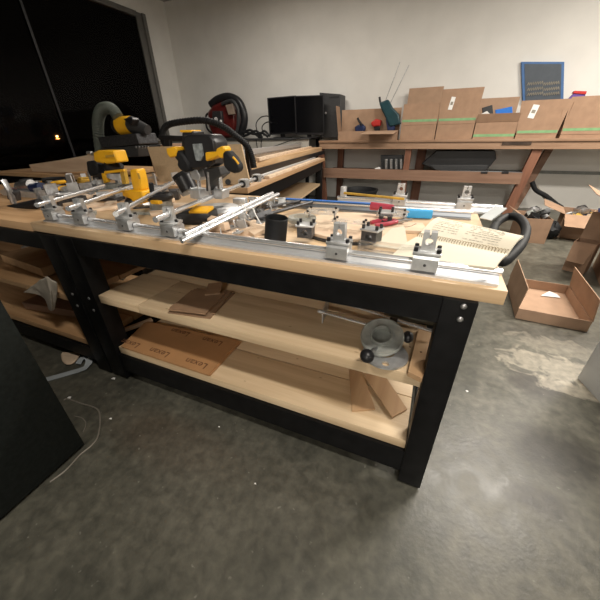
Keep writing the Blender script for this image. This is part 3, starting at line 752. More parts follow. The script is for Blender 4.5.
# paper covered sheets with printed lettering, hanging a little over the lower shelf edge
LZ = .235
kp = thing('masked_plastic_sheet', 'large brown paper covered plastic sheet with printed lettering on the lower shelf', 'plastic sheet', atz(181, 345, LZ), 0)
o0 = Vector(kp.location)
K = [atz(121, 346, LZ + .018), atz(208, 374.5, LZ + .018), atz(239.5, 341, LZ + .018), atz(146, 321, LZ + .018)]
def inset(P, dz, s=1.0, sh=(0, 0)):
    c = sum(P, Vector()) / 4
    return [(c + (p - c) * s + Vector((sh[0], sh[1], dz))) - o0 for p in P]
G().quad(inset(K, -.006), .006).build('top_sheet', 'kraft', kp)
G().quad(inset(K, -.0125, 1.0, (.006, .004)), .006).build('middle_sheet', 'kraft', kp)
G().quad(inset(K, -.0185, 1.0, (-.004, .006)), .006).build('bottom_sheet', 'kraft', kp)
def text(s, size, mat, parent, m, name='printed_word', ext=.0003, font_sh=0.0):
    cu = bpy.data.curves.new('t', 'FONT'); cu.body = s; cu.size = size; cu.extrude = ext; cu.align_x = 'CENTER'; cu.align_y = 'CENTER'; cu.shear = font_sh; cu.resolution_u = 2
    o = bpy.data.objects.new('t', cu); C.objects.link(o); dg = bpy.context.evaluated_depsgraph_get()
    me = bpy.data.meshes.new_from_object(o.evaluated_get(dg)); bpy.data.objects.remove(o); bpy.data.curves.remove(cu)
    me.materials.clear(); me.materials.append(M[mat]); ob = bpy.data.objects.new(name, me); C.objects.link(ob); ob.parent = parent
    ob.location = m.to_translation(); ob.rotation_euler = m.to_euler(); return ob
ta = math.atan2(K[1].y - K[0].y, K[1].x - K[0].x)
for (px, py) in ((196, 363), (159, 352), (212, 341), (130, 343), (180, 332)):
    q = atz(px, py, LZ + .0186) - o0
    text('Lexan', .056, 'ink', kp, Matrix.Translation(q) @ Matrix.Rotation(ta + PI, 4, 'Z'))
ws = tag(G().box((0, 0, .010), (.03, .22, .018), bev=.002).build('wood_stick', 'wood_scrap'), 'narrow pale wood stick under the left end of the paper covered sheets', 'stick'); ws.location = atz(134, 328, LZ); ws.rotation_euler = (0, 0, R(-25))
# two thin strips
for (P4, lb) in (([(349, 371), (362, 371), (375, 410), (352, 412)], 'shorter tan hardboard strip lying on the lower shelf under the router base'),
                 ([(362, 374), (385, 377), (407, 410), (392, 418)], 'longer tan hardboard strip slanting across the right end of the lower shelf')):
    z = LZ + (.0005 if 'shorter' in lb else .0065)
    Q = [atz(*p_, z) for p_ in P4]; c = sum(Q, Vector()) / 4
    o = G().quad([q_ - c for q_ in (Q[3], Q[2], Q[1], Q[0])], .006).build('hardboard_strip', 'ply'); o.location = c; tag(o, lb, 'hardboard strip', 'hardboard strips on the lower shelf')
# plywood block across the right end of the upper shelf
Q = [atz(407, 376, SZ), atz(421, 383, SZ), atz(438, 335, SZ), atz(418, 331, SZ)]
c = sum(Q, Vector()) / 4; o = G().quad([q_ - c for q_ in Q], .02).build('plywood_offcut', 'ply', bevel=.001); o.location = c; tag(o, 'reddish brown plywood offcut across the right end of the upper shelf', 'plywood offcut')
for (px, py) in ((410, 347), (421, 352)):
    q = atz(px, py, SZ + .02) - c; G().ball(q, .004, (1, 1, .3)).build('screw_hole', 'ink', o)

# plunge base of a router lying on the upper shelf with its edge guide
rbse = thing('router_base', 'grey cast router base with black knobs and long edge guide rods on the upper shelf', 'router base', atz(381, 365, SZ)); o0 = Vector(rbse.location)
def L_(px, py, z): return atz(px, py, z) - o0
n0, n1 = L_(322, 314, SZ + .06), L_(400, 333, SZ + .055)
G().cyl(L_(325, 297, SZ + .055), L_(434, 332, SZ + .055), .0065).build('guide_rod', 'chrome', rbse)
G().cyl(L_(318, 311, SZ + .06), L_(372, 326, SZ + .06), .0065).build('guide_rod', 'chrome', rbse)
fa, fb = L_(328, 298, SZ + .06), L_(322, 312, SZ + .06)
gq = G(); gq.quad([fb + Vector((0, 0, -.055)), fa + Vector((0, 0, -.055)), fa + Vector((0, 0, .008)), fb + Vector((0, 0, .008))], .004)
gq.cyl(fb + Vector((-.012, 0, 0)), fb + Vector((.014, 0, 0)), .008).build('edge_fence', 'alu_w', rbse)
bc = L_(384, 359, SZ); 
mt = Matrix.Translation(bc + Vector((0, .02, .003)))
G().plate(circ(0, 0, .078, 40), [circ(0, .012, .034, 24), circ(.0, -.055, .012, 12)], .007, mt @ Matrix.Rotation(R(10), 4, 'Z')).build('sole_plate', 'alu_w', rbse)
cen = L_(382, 337, SZ + .055)
nrm = (-(Vector(o0) + cen - CAM)).normalized(); nrm = (nrm + Vector((-.2, 0, .9))).normalized()
mq = nrm.to_track_quat('Z', 'Y').to_matrix()
G().lathe([(.034, -.004), (.072, -.004), (.075, 0), (.075, .006), (.070, .010), (.066, .008), (.040, .008), (.036, .022), (.032, .022), (.032, 0), (.034, -.004)], cen, 40, mq).build('clear_sub_base', 'fog', rbse)
G().lathe([(.033, -.05), (.045, -.05), (.047, -.01), (.050, -.006), (.033, -.006), (.033, -.05)], cen, 30, mq).build('collar', 'alu_w', rbse)
kn = L_(367, 356, SZ + .05)
G().ball(kn, .024, (1, 1, .95)).build('knob', 'blackpl', rbse); G().cyl(kn, cen + Vector((0, 0, -.03)), .008).build('knob_stem', 'steel', rbse)
k2 = L_(408, 337, SZ + .045)
G().ball(k2, .022, (.9, 1, 1)).build('knob', 'blackpl', rbse); G().cyl(k2, cen + Vector((.0, 0, -.015)), .008).build('knob_stem', 'steel', rbse)
G().box(L_(393, 323, SZ + .055), (.03, .045, .028), bev=.004).build('rod_clamp', 'blackpl', rbse)
# grey trough at the back of the upper shelf
gt = thing('grey_trough', 'dull grey metal trough at the back of the upper shelf behind the router base', 'trough', atz(408, 322, SZ)); G().bb(-.10, .13, 0, .10, 0, .005).bb(-.10, .13, 0, .004, 0, .045).bb(-.10, .13, .096, .10, 0, .045).build('trough', pbr('dull_olive_metal', (.12, .12, .10), .6), gt)
gc = thing('crumpled_black_bag', 'small dark crumpled bag at the back of the upper shelf', 'bag', atz(345, 300, SZ)); b = G().ball((0, 0, .03), .06, (1.3, .8, .55), 20)
for v in b.bm.verts: v.co += Vector([random.uniform(-.008, .008) for _ in range(3)])
b.build('bag', 'rubber', gc)

# ------------------------------------------------------------------ power tools and clutter
class T:
    """a thing whose parts are drawn at their own distance y; origin on the surface it stands on"""
    def __init__(s, name, label, cat, px, py, y, z=None, group=None):
        s.y = y; o = aty(px, py, y)
        if z is not None: o.z = z
        s.e = thing(name, label, cat, o, 0, group); s.o = Vector(o)
    def p(s, px, py, dy=0.0): return aty(px, py, s.y + dy) - s.o
    def w(s, p): return Vector(p) - s.o
    def slab(s, pts, d0, d1, nm, mat, bev=.003, parent=None):
        """outline in the plane of the tool, real thickness between depths d0 and d1"""
        c = [aty(px, py, s.y + (d0 + d1) / 2) - s.o for px, py in pts]
        g = G(); a = [g.bm.verts.new((q.x, q.y - (d1 - d0) / 2, q.z)) for q in c]; b = [g.bm.verts.new((q.x, q.y + (d1 - d0) / 2, q.z)) for q in c]
        n = len(c); g.bm.faces.new(a); g.bm.faces.new(b[::-1])
        for i in range(n): g.bm.faces.new((a[i], a[(i + 1) % n], b[(i + 1) % n], b[i]))
        return g.build(nm, mat, parent or s.e, bevel=bev)
    def done(s): return s.e

# big plunge router
t = T('plunge_router', 'large black and yellow plunge router with two side handles standing before the leaning panel', 'router', 216, 208, 1.25, .905)
t.slab([(190, 137), (195, 134), (216, 134), (221, 140), (223, 152), (220, 163), (214, 167), (201, 169), (192, 164)], -.07, .03, 'motor_housing', 'blackpl', .010)
t.slab([(188, 132), (199, 131), (200, 150), (197, 170), (191, 168), (187, 150)], -.03, .05, 'switch_housing', 'blackpl', .006)
t.slab([(185, 130), (196, 130), (196.5, 132.4), (185.5, 132.4)], -.03, .04, 'yellow_cap', 'yellow', .002)
lab = t.slab([(193, 144), (201.5, 143.5), (203.5, 156), (201, 161), (196.5, 160.5), (194.5, 152)], -.080, -.070, 'control_label', 'lcd', .001)
t.slab([(170, 148), (179, 146), (181, 149), (180, 156), (174, 157.5), (171, 154)], -.085, -.03, 'left_handle_cap', 'yellow', .006)
t.slab([(188, 153), (194.5, 154), (195, 160), (190, 160)], -.06, .0, 'yellow_bracket', 'yellow', .004)
t.slab([(178, 152), (182, 149.5), (187, 155), (192, 163), (193, 170), (189, 172.5), (184, 170), (180, 165), (181, 161), (177.5, 157)], -.08, -.03, 'left_grip', 'rubber', .010)
t.slab([(208.5, 152), (219, 151.5), (220, 148), (226, 145.5), (228.5, 149), (227, 157), (224, 158.5), (221, 156), (218, 158), (209, 161)], -.11, -.06, 'right_handle_cap', 'yellow', .006)
gq_ = t.slab([(225.5, 152), (230, 150), (236, 157), (241, 165), (241, 171), (237, 173), (231, 171), (226.5, 166), (226, 160)], -.12, -.07, 'right_grip', 'rubber', .010)
G().tube([t.p(233, 157, -.125), t.p(236.5, 161, -.125), t.p(238.5, 164, -.125)], .004, 8).build('yellow_stripe', 'yellow', gq_)
for px, x2 in ((197.5, 200), (219, 222)):
    G().cyl(t.p(px, 168, -.01), t.p(x2, 196, -.01), .010).build('plunge_column', 'chrome', t.e)
t.slab([(194, 165), (202, 168), (206, 176), (204, 180), (197, 178)], -.04, .04, 'column_clamp', 'alu_w', .003)
t.slab([(208, 168), (224, 166), (226, 174), (218, 180), (214, 190), (211, 190), (211, 178)], -.04, .04, 'motor_collar', 'charcoal', .004)
G().cyl(t.p(213, 172, .01), t.p(215, 196, .01), .016).build('collet', 'steel', t.e)
G().cyl(t.p(208, 172, -.04), t.p(210, 196, -.04), .006).build('depth_rod', 'steel', t.e)
bp_ = t.p(217, 203); 
G().lathe([(.028, -.006), (.115, -.006), (.118, 0), (.118, .012), (.10, .020), (.03, .018), (.028, -.006)], (bp_.x, 0, .01), 36).build('base_plate', 'alu_w', t.e)
t.slab([(193, 188), (204, 189), (205, 199), (195, 197)], -.05, .02, 'base_tower', 'alu_w', .004)
t.slab([(217, 189), (226, 189), (226, 198), (218, 198)], -.03, .03, 'base_tower', 'alu_w', .004)
# dust canister
t = T('dust_cup', 'small black plastic dust cup leaning left of the plunge router base', 'cup', 186, 192, 1.30, .905)
G().cyl(t.p(190, 190), t.p(182, 175), .045, .05, n=28).build('cup', 'blackpl', t.e)
G().cyl(t.p(183.5, 177.5), t.p(181.5, 174), .052, n=28).build('rim', 'rubber', t.e)
t.slab([(180, 190), (193, 186), (197, 192), (186, 196)], -.03, .02, 'bracket', 'alu_w', .003)
# battery with yellow label
t = T('battery_pack', 'black battery pack with yellow label lying under the long slanting shaft', 'battery', 197, 214, 1.08, .90)
b0 = t.o
G().box((0, 0, .028), (.16, .11, .052), (0, 0, R(18)), bev=.010).build('case', 'blackpl', t.e)
G().box((.03, 0, .058), (.085, .085, .014), (R(4), 0, R(18)), bev=.003).build('label', 'yellow', t.e)
G().box((-.05, 0, .057), (.05, .06, .012), (0, 0, R(18)), bev=.003).build('slide_rail', 'charcoal', t.e)
# orbital ring sander
t = T('palm_sander', 'round palm sander with black and yellow ring lying left of the dust cup', 'sander', 162, 207, 1.22, .90)
G().lathe([(0, 0), (.060, 0), (.062, .015), (.056, .04), (.06, .055), (0, .056)], n=30).build('pad_housing', 'fog', t.e)
G().lathe([(.035, .05), (.058, .052), (.070, .062), (.072, .078), (.060, .088), (.038, .086), (.035, .05)], n=30).build('black_ring', 'blackpl', t.e)
t.slab([(152, 200), (160, 201), (161, 204), (153, 203.5)], -.082, -.055, 'yellow_label', 'yellow', .002)
G().cyl(t.p(153, 200), t.p(151, 183), .012).build('hose_stub', 'rubber', t.e)
# yellow jigsaw
t = T('jigsaw', 'yellow jigsaw standing on end with black round knob', 'jigsaw', 143, 206, 1.30, .905)
t.slab([(134, 169), (141, 168.5), (144, 180), (145.5, 190), (138, 191), (135, 180)], -.03, .03, 'upright_body', 'yellow', .008)
t.slab([(128, 190), (137, 188.5), (148, 190), (150, 198), (148, 203), (141, 203), (137, 198), (129, 195)], -.045, .045, 'lower_body', 'yellow', .008)
G().ball(t.p(132, 203, -.02), .040, (1, 1, .85), 20).build('round_knob', 'blackpl', t.e)
t.slab([(137, 198), (148, 202), (150, 206), (140, 206)], -.04, .04, 'shoe', 'steel', .002)
G().box(t.p(139, 176, -.033), (.014, .004, .03)).build('vent_slots', 'yellow_d', t.e)
# upright compact router on a clear base
t = T('trim_router', 'yellow compact router with black motor and clear square base, left of the jigsaw', 'router', 113, 193, 1.62, .905)
t.slab([(99.5, 152), (104, 150), (119.5, 150), (123.5, 162), (112, 163.5), (103, 162), (100, 160)], -.05, .05, 'motor_housing', 'yellow', .010)
G().box(t.p(110, 156, -.056), (.09, .004, .014), (0, R(-5), 0)).build('printed_band', 'yellow_d', t.e)
G().cyl(t.p(90, 153.5), t.p(100, 154), .010).cyl(t.p(88, 153.2), t.p(92, 153.4), .014).build('spindle', 'steel', t.e)
t.slab([(91, 161), (98, 160), (102, 165), (103, 174), (95, 176), (92, 170)], -.04, .04, 'grip', 'rubber', .010)
t.slab([(97, 172), (106, 172), (110, 178), (97, 179)], -.035, .035, 'battery', 'blackpl', .004)
G().cyl(t.p(114, 164), t.p(114, 171), .062, .058, n=26).build('black_collar', 'blackpl', t.e)
G().cyl(t.p(114.5, 171), t.p(115, 177), .055, .058, n=26).build('silver_ring', 'alu_w', t.e)
t.slab([(103, 173), (107, 173), (109, 182), (105.5, 183.5)], -.06, -.03, 'yellow_leg', 'yellow', .003)
t.slab([(105, 171), (124, 169), (125, 171.5), (105, 174)], -.06, -.045, 'yellow_arm', 'yellow', .003)
t.slab([(121, 170), (125, 169), (128, 184), (124, 184)], -.05, -.02, 'yellow_leg', 'yellow_d', .003)
q = t.p(113, 188); G().box((q.x, -.05, .012), (.24, .24, .012), (0, 0, .2), bev=.003).build('clear_base', 'fog', t.e)
t.slab([(97, 184), (128, 183), (127, 188), (98, 189)], -.06, .06, 'clear_base_wall', 'fog', .003)

# grinder-like tool with yellow band and its dust hose on the back left bench
t = T('dust_extraction_tool', 'black power tool with yellow motor band at the back, under the thick grey hose', 'power tool', 130, 160, 2.55, .885)
G().cyl(t.p(117, 126), t.p(121, 126), .075, .085, n=26).build('motor_end', 'blackpl', t.e)
G().cyl(t.p(121, 126), t.p(132, 125), .085, .08, n=26).build('yellow_band', 'yellow', t.e)
G().cyl(t.p(132, 125), t.p(148, 130), .08, .045, n=26).build('gear_case', 'charcoal', t.e)
t.slab([(126, 119), (134, 117), (137, 120), (134, 126)], -.14, -.06, 'top_lever', 'blackpl', .01)
t.slab([(108, 137), (146, 133), (150, 144), (112, 148)], -.1, .15, 'saw_bed', 'iron', .01)
t.slab([(112, 148), (150, 145), (150, 156), (113, 157)], -.1, .2, 'lower_case', 'charcoal', .008)
for k in range(5): G().ball(t.p(136 + 3 * k, 147, -.10), .012, (1, .4, 1)).build('indicator', 'steel', t.e)
t = T('dust_hose', 'thick grey green ribbed hose arching up at the back left', 'hose', 98, 158, 2.5, .885)
G().tube([t.w((t.o.x, t.o.y, .885)), t.p(99, 140), t.p(98, 122), t.p(101, 111), t.p(107, 108), t.p(113, 110), t.p(118, 117)], .050, 16, 14, ridge=.005).build('hose', 'hose_g', t.e)
# pale plank on the back left bench and planks
t = T('wooden_plank', 'wide pale plank lying along the back left bench behind the tools', 'plank', 62, 172, 2.5, .885)
t.slab([(31, 164.5), (62, 160), (95, 154), (96, 170.5), (60, 172.5), (36, 174)], -.02, .03, 'plank', 'wood_scrap', .003)
# leaning mdf panel
t = T('mdf_panel', 'flat beige MDF panel leaning upright behind the plunge router', 'panel', 205, 188, 2.12, .905)
g = G(); P4 = [aty(161, 187, 2.08), aty(250, 184, 2.10), aty(241, 144, 2.28), aty(147, 147, 2.26)]
g.quad([q_ - t.o for q_ in P4], -.018); g.build('panel', 'mdf', t.e)
G().cyl(aty(228, 182, 2.065) - t.o, aty(228, 182, 2.09) - t.o, .022).build('pad', 'blackpl', t.e)
# box with white label behind the panel
t = T('labelled_carton', 'low carton with white printed label peeping out left above the beige panel', 'carton', 158, 148, 2.75, .905)
G().bb(-.14, .14, 0, .3, 0, .27).build('carton', 'card', t.e)
t.slab([(149, 138), (165, 138.5), (166, 145), (150, 145)], -.012, -.002, 'label', 'white', .0005)
t.slab([(151, 140.5), (161, 140.7), (161.5, 144), (151.5, 144)], -.015, -.0125, 'printed_mark', 'inkg', 0)
# thick black vacuum hose arching behind the router
t = T('vacuum_hose', 'long black vacuum hose arching over the panel behind the plunge router', 'hose', 256, 160, 2.5, .90)
G().tube([t.p(172, 150), t.p(164, 143), t.p(162.5, 133), t.p(168, 125), t.p(185, 121.5), t.p(205, 120.5), t.p(222, 126), t.p(236, 136), t.p(247, 146), t.p(252, 158), t.p(254, 168)], .024, 14, 14, ridge=.005).build('hose', 'rubber', t.e)
t = T('tool_post', 'dark crossbar with a short yellow tipped post behind the plunge router', 'post', 190, 150, 2.4, .905)
t.slab([(160, 135), (210, 137), (210, 142), (160, 139.5)], 0, .04, 'crossbar', 'blackpl', .004)
t.slab([(166, 139), (171, 139.5), (171.5, 175), (166.5, 175)], 0, .04, 'post', 'blackpl', .004)
t.slab([(203, 139), (208, 139.5), (208, 172), (203, 172)], 0, .04, 'post', 'blackpl', .004)
# black sided tray with boards and rods on the bench running back
tq = atz(253, 177, .902); tl_ = (atz(308, 154, .902) - tq).length
t = T('black_tray', 'black sided tray full of boards and bars on the bench running back', 'tray', 253, 177, tq.y, .901)
t.e.location = tq; t.o = Vector(tq)
tm = Matrix.Rotation(rotc, 4, 'Z')
for nm, (x0, x1, y0, y1, z0, z1) in (('front_side', (-.50, 0, -.02, 0, 0, .06)), ('corner_post', (-.035, .0, -.055, -.02, 0, .30)), ('right_side', (-.02, 0, 0, tl_, 0, .06)), ('left_side', (-.50, -.48, 0, tl_, 0, .15)), ('bottom', (-.48, -.02, 0, tl_, 0, .01))):
    G().bb(x0, x1, y0, y1, z0, z1).xf(tm).build(nm, 'blackpl', t.e)
def onfar(nm, label, cat, x0, x1, y0, y1, z0, z1, mat, group=None, tilt=0, bev=.002):
    o = G().bb(-(x1 - x0) / 2, (x1 - x0) / 2, -(y1 - y0) / 2, (y1 - y0) / 2, 0, z1 - z0, bev=bev).build(nm, mat)
    b = Vector((e0.x, e0.y, 0)) + (Matrix.Rotation(rotc, 4, 'Z') @ Vector(((x0 + x1) / 2, (y0 + y1) / 2, z0)))
    o.location = b; o.rotation_euler = (0, 0, rotc + tilt); return tag(o, label, cat, group)
M['pine_y2'] = M['wood_scrap']
b_ = t.o - Vector((e0.x, e0.y, 0)); bl = Matrix.Rotation(-rotc, 4, 'Z') @ b_
bx, by = bl.x, bl.y
onfar('board', 'wide pale board inside the black tray', 'board', bx - .46, bx - .03, by + .01, by + tl_ - .1, .915, 1.02, 'pine_y')
onfar('batten', 'pale batten lying along the boards in the black tray, nearest the edge', 'batten', bx - .13, bx - .08, by + .2, by + tl_ - .4, 1.021, 1.05, 'wood_scrap', None, R(3))
onfar('metal_bar', 'grey metal bar on edge, leftmost on the boards in the black tray', 'bar', bx - .40, bx - .37, by + .05, by + tl_ - .3, 1.021, 1.10, 'alu')
onfar('metal_bar', 'low steel bar along the middle of the boards in the black tray', 'bar', bx - .28, bx - .25, by + .1, by + tl_ - .8, 1.021, 1.06, 'steel')
onfar('aluminium_profile', 'bright aluminium profile lying along the orange wood edge of the bench running back', 'profile', -.10, -.065, .1, 2.6, .901, .935, 'alu')
onfar('wooden_batten', 'long pale batten beside the bright aluminium profile on the bench running back', 'batten', -.055, -.01, .45, 2.7, .901, .925, 'wood_scrap')

# clutter on the left bench
t = T('bar_clamp', 'large dark clamp with thick black handle at the left end of the bench clutter', 'clamp', 25, 212, 1.02, .90)
G().cyl(t.p(12, 210), t.p(40, 203), .030, .024, n=18).ball(t.p(12, 210), .031).build('handle', 'rubber', t.e)
G().tube([t.p(14, 203), t.p(9, 190), t.p(3, 180)], .016, 10).build('bar', 'steel', t.e)
G().box(t.p(14, 195, .02), (.04, .05, .06), (0, .4, .2), bev=.004).build('jaw', 'iron', t.e)
t = T('motor_assembly', 'grey tray with small motors and a red clip at the left end', 'motor', 32, 196, 1.25, .90)
t.slab([(8, 190), (14, 187), (50, 192), (46, 198), (18, 199)], -.02, .10, 'tray', 'alu_w', .003)
G().cyl(t.p(20, 187, .03), t.p(32, 185, .03), .035, n=20).build('motor', 'steel', t.e)
G().cyl(t.p(33, 188, .02), t.p(42, 187, .02), .030, n=20).build('motor', 'navy', t.e)
G().box(t.p(14, 190, -.03), (.035, .02, .02), bev=.003).build('red_clip', 'red', t.e)
G().box(t.p(27, 182, .05), (.06, .05, .04), (0, 0, .4), bev=.004).build('cap', 'charcoal', t.e)
def clampy(label, px, py, y, a, sc, z=.905):
    t = T('spring_clamp', label, 'clamp', px, py, y, z, 'spring clamps on the left bench')
    g = thing
    for s, mt in ((1, 'yellow'), (-1, 'blackpl')):
        G().tube([(-.09 * sc, s * .045 * sc, .02), (-.03 * sc, s * .028 * sc, .024), (0, s * .012 * sc, .024), (.06 * sc, s * .022 * sc, .02), (.10 * sc, s * .004 * sc, .02)], .010 * sc, 8).build('arm', mt, t.e)
    G().cyl((0, 0, .005), (0, 0, .045), .014 * sc).build('spring', 'steel', t.e)
    t.e.rotation_euler = (0, 0, R(a)); return t.e
clampy('yellow and black spring clamp lying at the back of the left bench heap', 40, 186, 1.55, -30, 1.5)
clampy('yellow and black spring clamp on the left bench nearer the cross shafts', 52, 188, 1.45, -48, 1.3, .93)
clampy('yellow and black spring clamp at the right side of the left bench heap', 60, 190, 1.40, -62, 1.1, .915)
def lump(kind, px, py, y, label, cat, mat, sc=1.0, rot=0, z=.90, nm=None, group=None):
    p = aty(px, py, y); 
    if kind == 'block': g = G().box((0, 0, .022), (.07, .05, .042), bev=.003).cyl((0, -.03, .022), (0, .03, .022), .015, n=14)
    elif kind == 'angle': g = G().box((0, 0, .004), (.09, .06, .007)).box((.04, 0, .04), (.008, .06, .075)).cyl((-.02, 0, .006), (-.02, 0, .016), .008, n=10)
    elif kind == 'cup': g = G().lathe([(0, 0), (.032, 0), (.036, .05), (.033, .05), (.03, .004), (0, .004)], n=20)
    elif kind == 'slab': g = G().box((0, 0, .01), (.16, .07, .018), bev=.002)
    elif kind == 'coil': g = G().tube([(.06 * math.cos(R(a)) * (1 - a / 3000), .045 * math.sin(R(a)), .008 + a / 36000) for a in range(0, 1000, 40)], .006, 7, 2)
    o = g.build(nm or kind, mat); o.location = (p.x, p.y, z); o.rotation_euler = (0, 0, R(rot)); o.scale = (sc,) * 3
    return tag(o, label, cat, group)
LC = [('block', 72, 190, 1.45, 'alu_w', 'silver block among the brackets on the left bench', 1.1, 20, .9),
      ('block', 92, 184, 1.62, 'steel', 'silver block beside the clear router base', 1.2, -10, .9),
      ('block', 64, 182, 1.75, 'iron', 'dark block at the back of the left bench heap', 1.2, 40, .9),
      ('block', 160, 184, 1.65, 'steel', 'silver block in front of the beige panel bottom', 1.1, 0, .9),
      ('block', 240, 199, 1.45, 'alu_w', 'silver block between the plunge router and the tied rods', 1.0, 15, .9)]
for k, px, py, y, m_, lb, sc, r_, z in LC: lump(k, px, py, y, lb, 'block', m_, sc, r_, z, 'metal_block')
rn = random.Random(5)
for (px, py) in ((70, 181), (78, 186), (86, 180), (100, 191), (92, 193), (48, 200), (76, 196), (63, 196), (155, 178), (165, 180), (172, 184), (150, 186), (118, 198), (128, 186)):
    y = atz(px, py, .9).y; lump('angle', px, py, y, 'silver angle bracket strewn among the tools on the left half of the benches', 'bracket', rn.choice(['alu_w', 'steel', 'alu']), rn.uniform(.7, 1.2), rn.uniform(0, 360), .9, 'angle_bracket', 'angle brackets among the tools')
for (px, py) in ((55, 197), (70, 200), (84, 188), (98, 195), (110, 205), (120, 212), (138, 214), (150, 214), (104, 210), (93, 214), (72, 208), (166, 186), (142, 208)):
    y = atz(px, py, .9).y; lump('slab', px, py, y, 'small flat offcut lying between the cross shafts on the bench', 'offcut', rn.choice(['wood_scrap', 'iron', 'alu_dark', 'fog', 'charcoal']), rn.uniform(.5, .9), rn.uniform(0, 180), .9, 'offcut', 'flat offcuts between the cross shafts')
rn = random.Random(21)
for k in range(62):
    px = rn.uniform(44, 178); py = 181 + (px - 44) * .06 + rn.uniform(0, 26)
    if 108 < px < 158 and py > 200: py -= 14
    q = atz(px, py, .9)
    if q.y > 1.72 or q.y < 1.0: continue
    kd, mt, nm_, lb, ct, gp = rn.choice([('angle', 'steel', 'angle_bracket', 'silver angle bracket strewn among the tools on the left half of the benches', 'bracket', 'angle brackets among the tools'),
        ('block', 'iron', 'motor_block', 'dark block scattered in the heap on the left half of the benches', 'block', 'dark blocks in the heap'),
        ('block', 'alu_w', 'clamp_block', 'silver drilled block scattered in the heap on the left half of the benches', 'block', 'silver blocks in the heap'),
        ('slab', 'wood_scrap', 'wood_offcut', 'pale wood offcut in the heap on the left half of the benches', 'wood offcut', 'wood offcuts in the heap'),
        ('slab', 'charcoal', 'plastic_strip', 'dark strip scattered in the heap on the left half of the benches', 'strip', 'dark strips in the heap')])
    lump(kd, px, py, q.y, lb, ct, mt, rn.uniform(.8, 1.4), rn.uniform(0, 360), .9, nm_, gp)
lump('coil', 58, 186, 1.62, 'tangled dark cable coil in the left bench heap', 'cable', 'rubber', 1.8, 0, .9, 'cable_coil')
lump('coil', 86, 176, 1.9, 'pale cable coil behind the left bench heap', 'cable', 'yellow_d', 1.5, 50, .88, 'cable_coil')
lump('cup', 101, 184, 1.72, 'small silver cup beside the clear router base', 'cup', 'steel', 1.1, 0, .9, 'metal_cup')

# ------------------------------------------------------------------ on the desk and the wall bench
t = T('monitor', 'black flat monitor on the desk, the left one', 'monitor', 282, 138, 6.25, dz, 'black monitors')
t.slab([(267.5, 98), (296, 95.5), (297, 133), (270, 135)], -.02, .02, 'bezel', 'blackpl', .004)
t.slab([(268.5, 99), (295, 96.7), (296, 131.5), (271, 133.5)], -.024, -.0205, 'screen', 'screen', 0)
t.slab([(280, 128), (284, 128), (285, 137.5), (281, 137.5)], .021, .06, 'neck', 'blackpl', .002)
G().bb(-.16, .16, -.08, .16, .0, .015, bev=.004).build('foot', 'blackpl', t.e)
t = T('monitor', 'black flat monitor on the desk, right next to the computer tower', 'monitor', 309, 138, 6.12, dz, 'black monitors')
t.slab([(294.5, 96), (323.5, 95), (324, 135), (296, 134.5)], -.02, .02, 'bezel', 'blackpl', .004)
t.slab([(295.5, 97), (322.5, 96), (323, 132.5), (297, 132.5)], -.024, -.0205, 'screen', 'screen', 0)
t.slab([(307, 128), (311, 128), (311.5, 137), (307.5, 137)], .021, .06, 'neck', 'blackpl', .002)
G().bb(-.16, .16, -.08, .14, .0, .015, bev=.004).build('foot', 'blackpl', t.e)
t = T('computer_tower', 'tall charcoal computer tower beside the black monitors', 'computer', 333, 137, 6.34, dz)
t.slab([(322.5, 93.5), (343, 95), (342, 137.5), (323.5, 137.5)], -.06, .28, 'case', 'charcoal', .006)
for k in range(5): G().box(t.p(334, 97.2, -.062) + Vector((.04 * (k - 2), 0, 0)), (.028, .004, .02)).build('vent', 'blackpl', t.e)
G().ball(t.p(325.5, 113, -.062), .02, (1, .3, 1)).build('power_button', 'steel', t.e)
t = T('cable_bundle', 'black cables heaped on the desk left of the monitors', 'cable', 252, 138, 6.1, dz)
for (a, b, c, d_, e_) in (((236, 137), (243, 132), (254, 134), (262, 133), (268, 137)), ((238, 136), (250, 130), (258, 136), (264, 131), (270, 136)), ((259, 137), (256, 125), (260, 118), (266, 116), (270, 117)), ((264, 136), (262, 128), (264, 124), (268, 122), (272, 123)), ((240, 137), (247, 135), (256, 131), (262, 137), (258, 137))):
    G().tube([t.p(*q_) for q_ in (a, b, c, d_, e_)], .022 if e_[1] > 125 else .010, 8).build('cable', 'rubber', t.e)
t = T('hanging_cable', 'thin dark cable hanging down the white desk front', 'cable', 262, 150, 5.90)
G().tube([t.p(256, 139), t.p(257, 146), t.p(258, 150)], .008, 6).tube([t.p(262, 139), t.p(261, 145), t.p(263, 149), t.p(275, 146), t.p(292, 140), t.p(300, 138)], .008, 6).build('cable', 'rubber', t.e)
# dark red vacuum with black arch
t = T('shop_vacuum', 'dark red and black rounded vacuum standing on the desk against the wall', 'vacuum cleaner', 228, 139, 6.25, dz)
t.slab([(212, 112), (217, 106), (226, 102), (234, 103), (240, 112), (240, 128), (236, 137), (226, 138), (218, 137), (213, 126)], -.14, .22, 'red_body', 'maroon', .05)
G().tube([t.p(211, 105, -.05), t.p(218, 99.5, -.05), t.p(229, 97, -.05), t.p(239, 102, -.05), t.p(244, 114, -.05), t.p(244, 124, -.05), t.p(241, 133, -.05)], .075, 14, 8).build('black_arch', 'blackpl', t.e)
G().tube([t.p(222, 104, -.16), t.p(232, 101, -.17), t.p(238, 110, -.17), t.p(238, 126, -.17), t.p(235, 136, -.15)], .035, 10, 8).build('grey_trim', 'charcoal', t.e)
t.slab([(226, 105), (233, 104), (235, 114), (229, 115)], -.21, -.16, 'pale_panel', pbr('dull_beige_plastic', (.25, .19, .15), .5), .004)
t.slab([(213, 111), (222, 111), (223, 122), (214, 123)], -.22, -.14, 'latch_block', 'iron', .01)
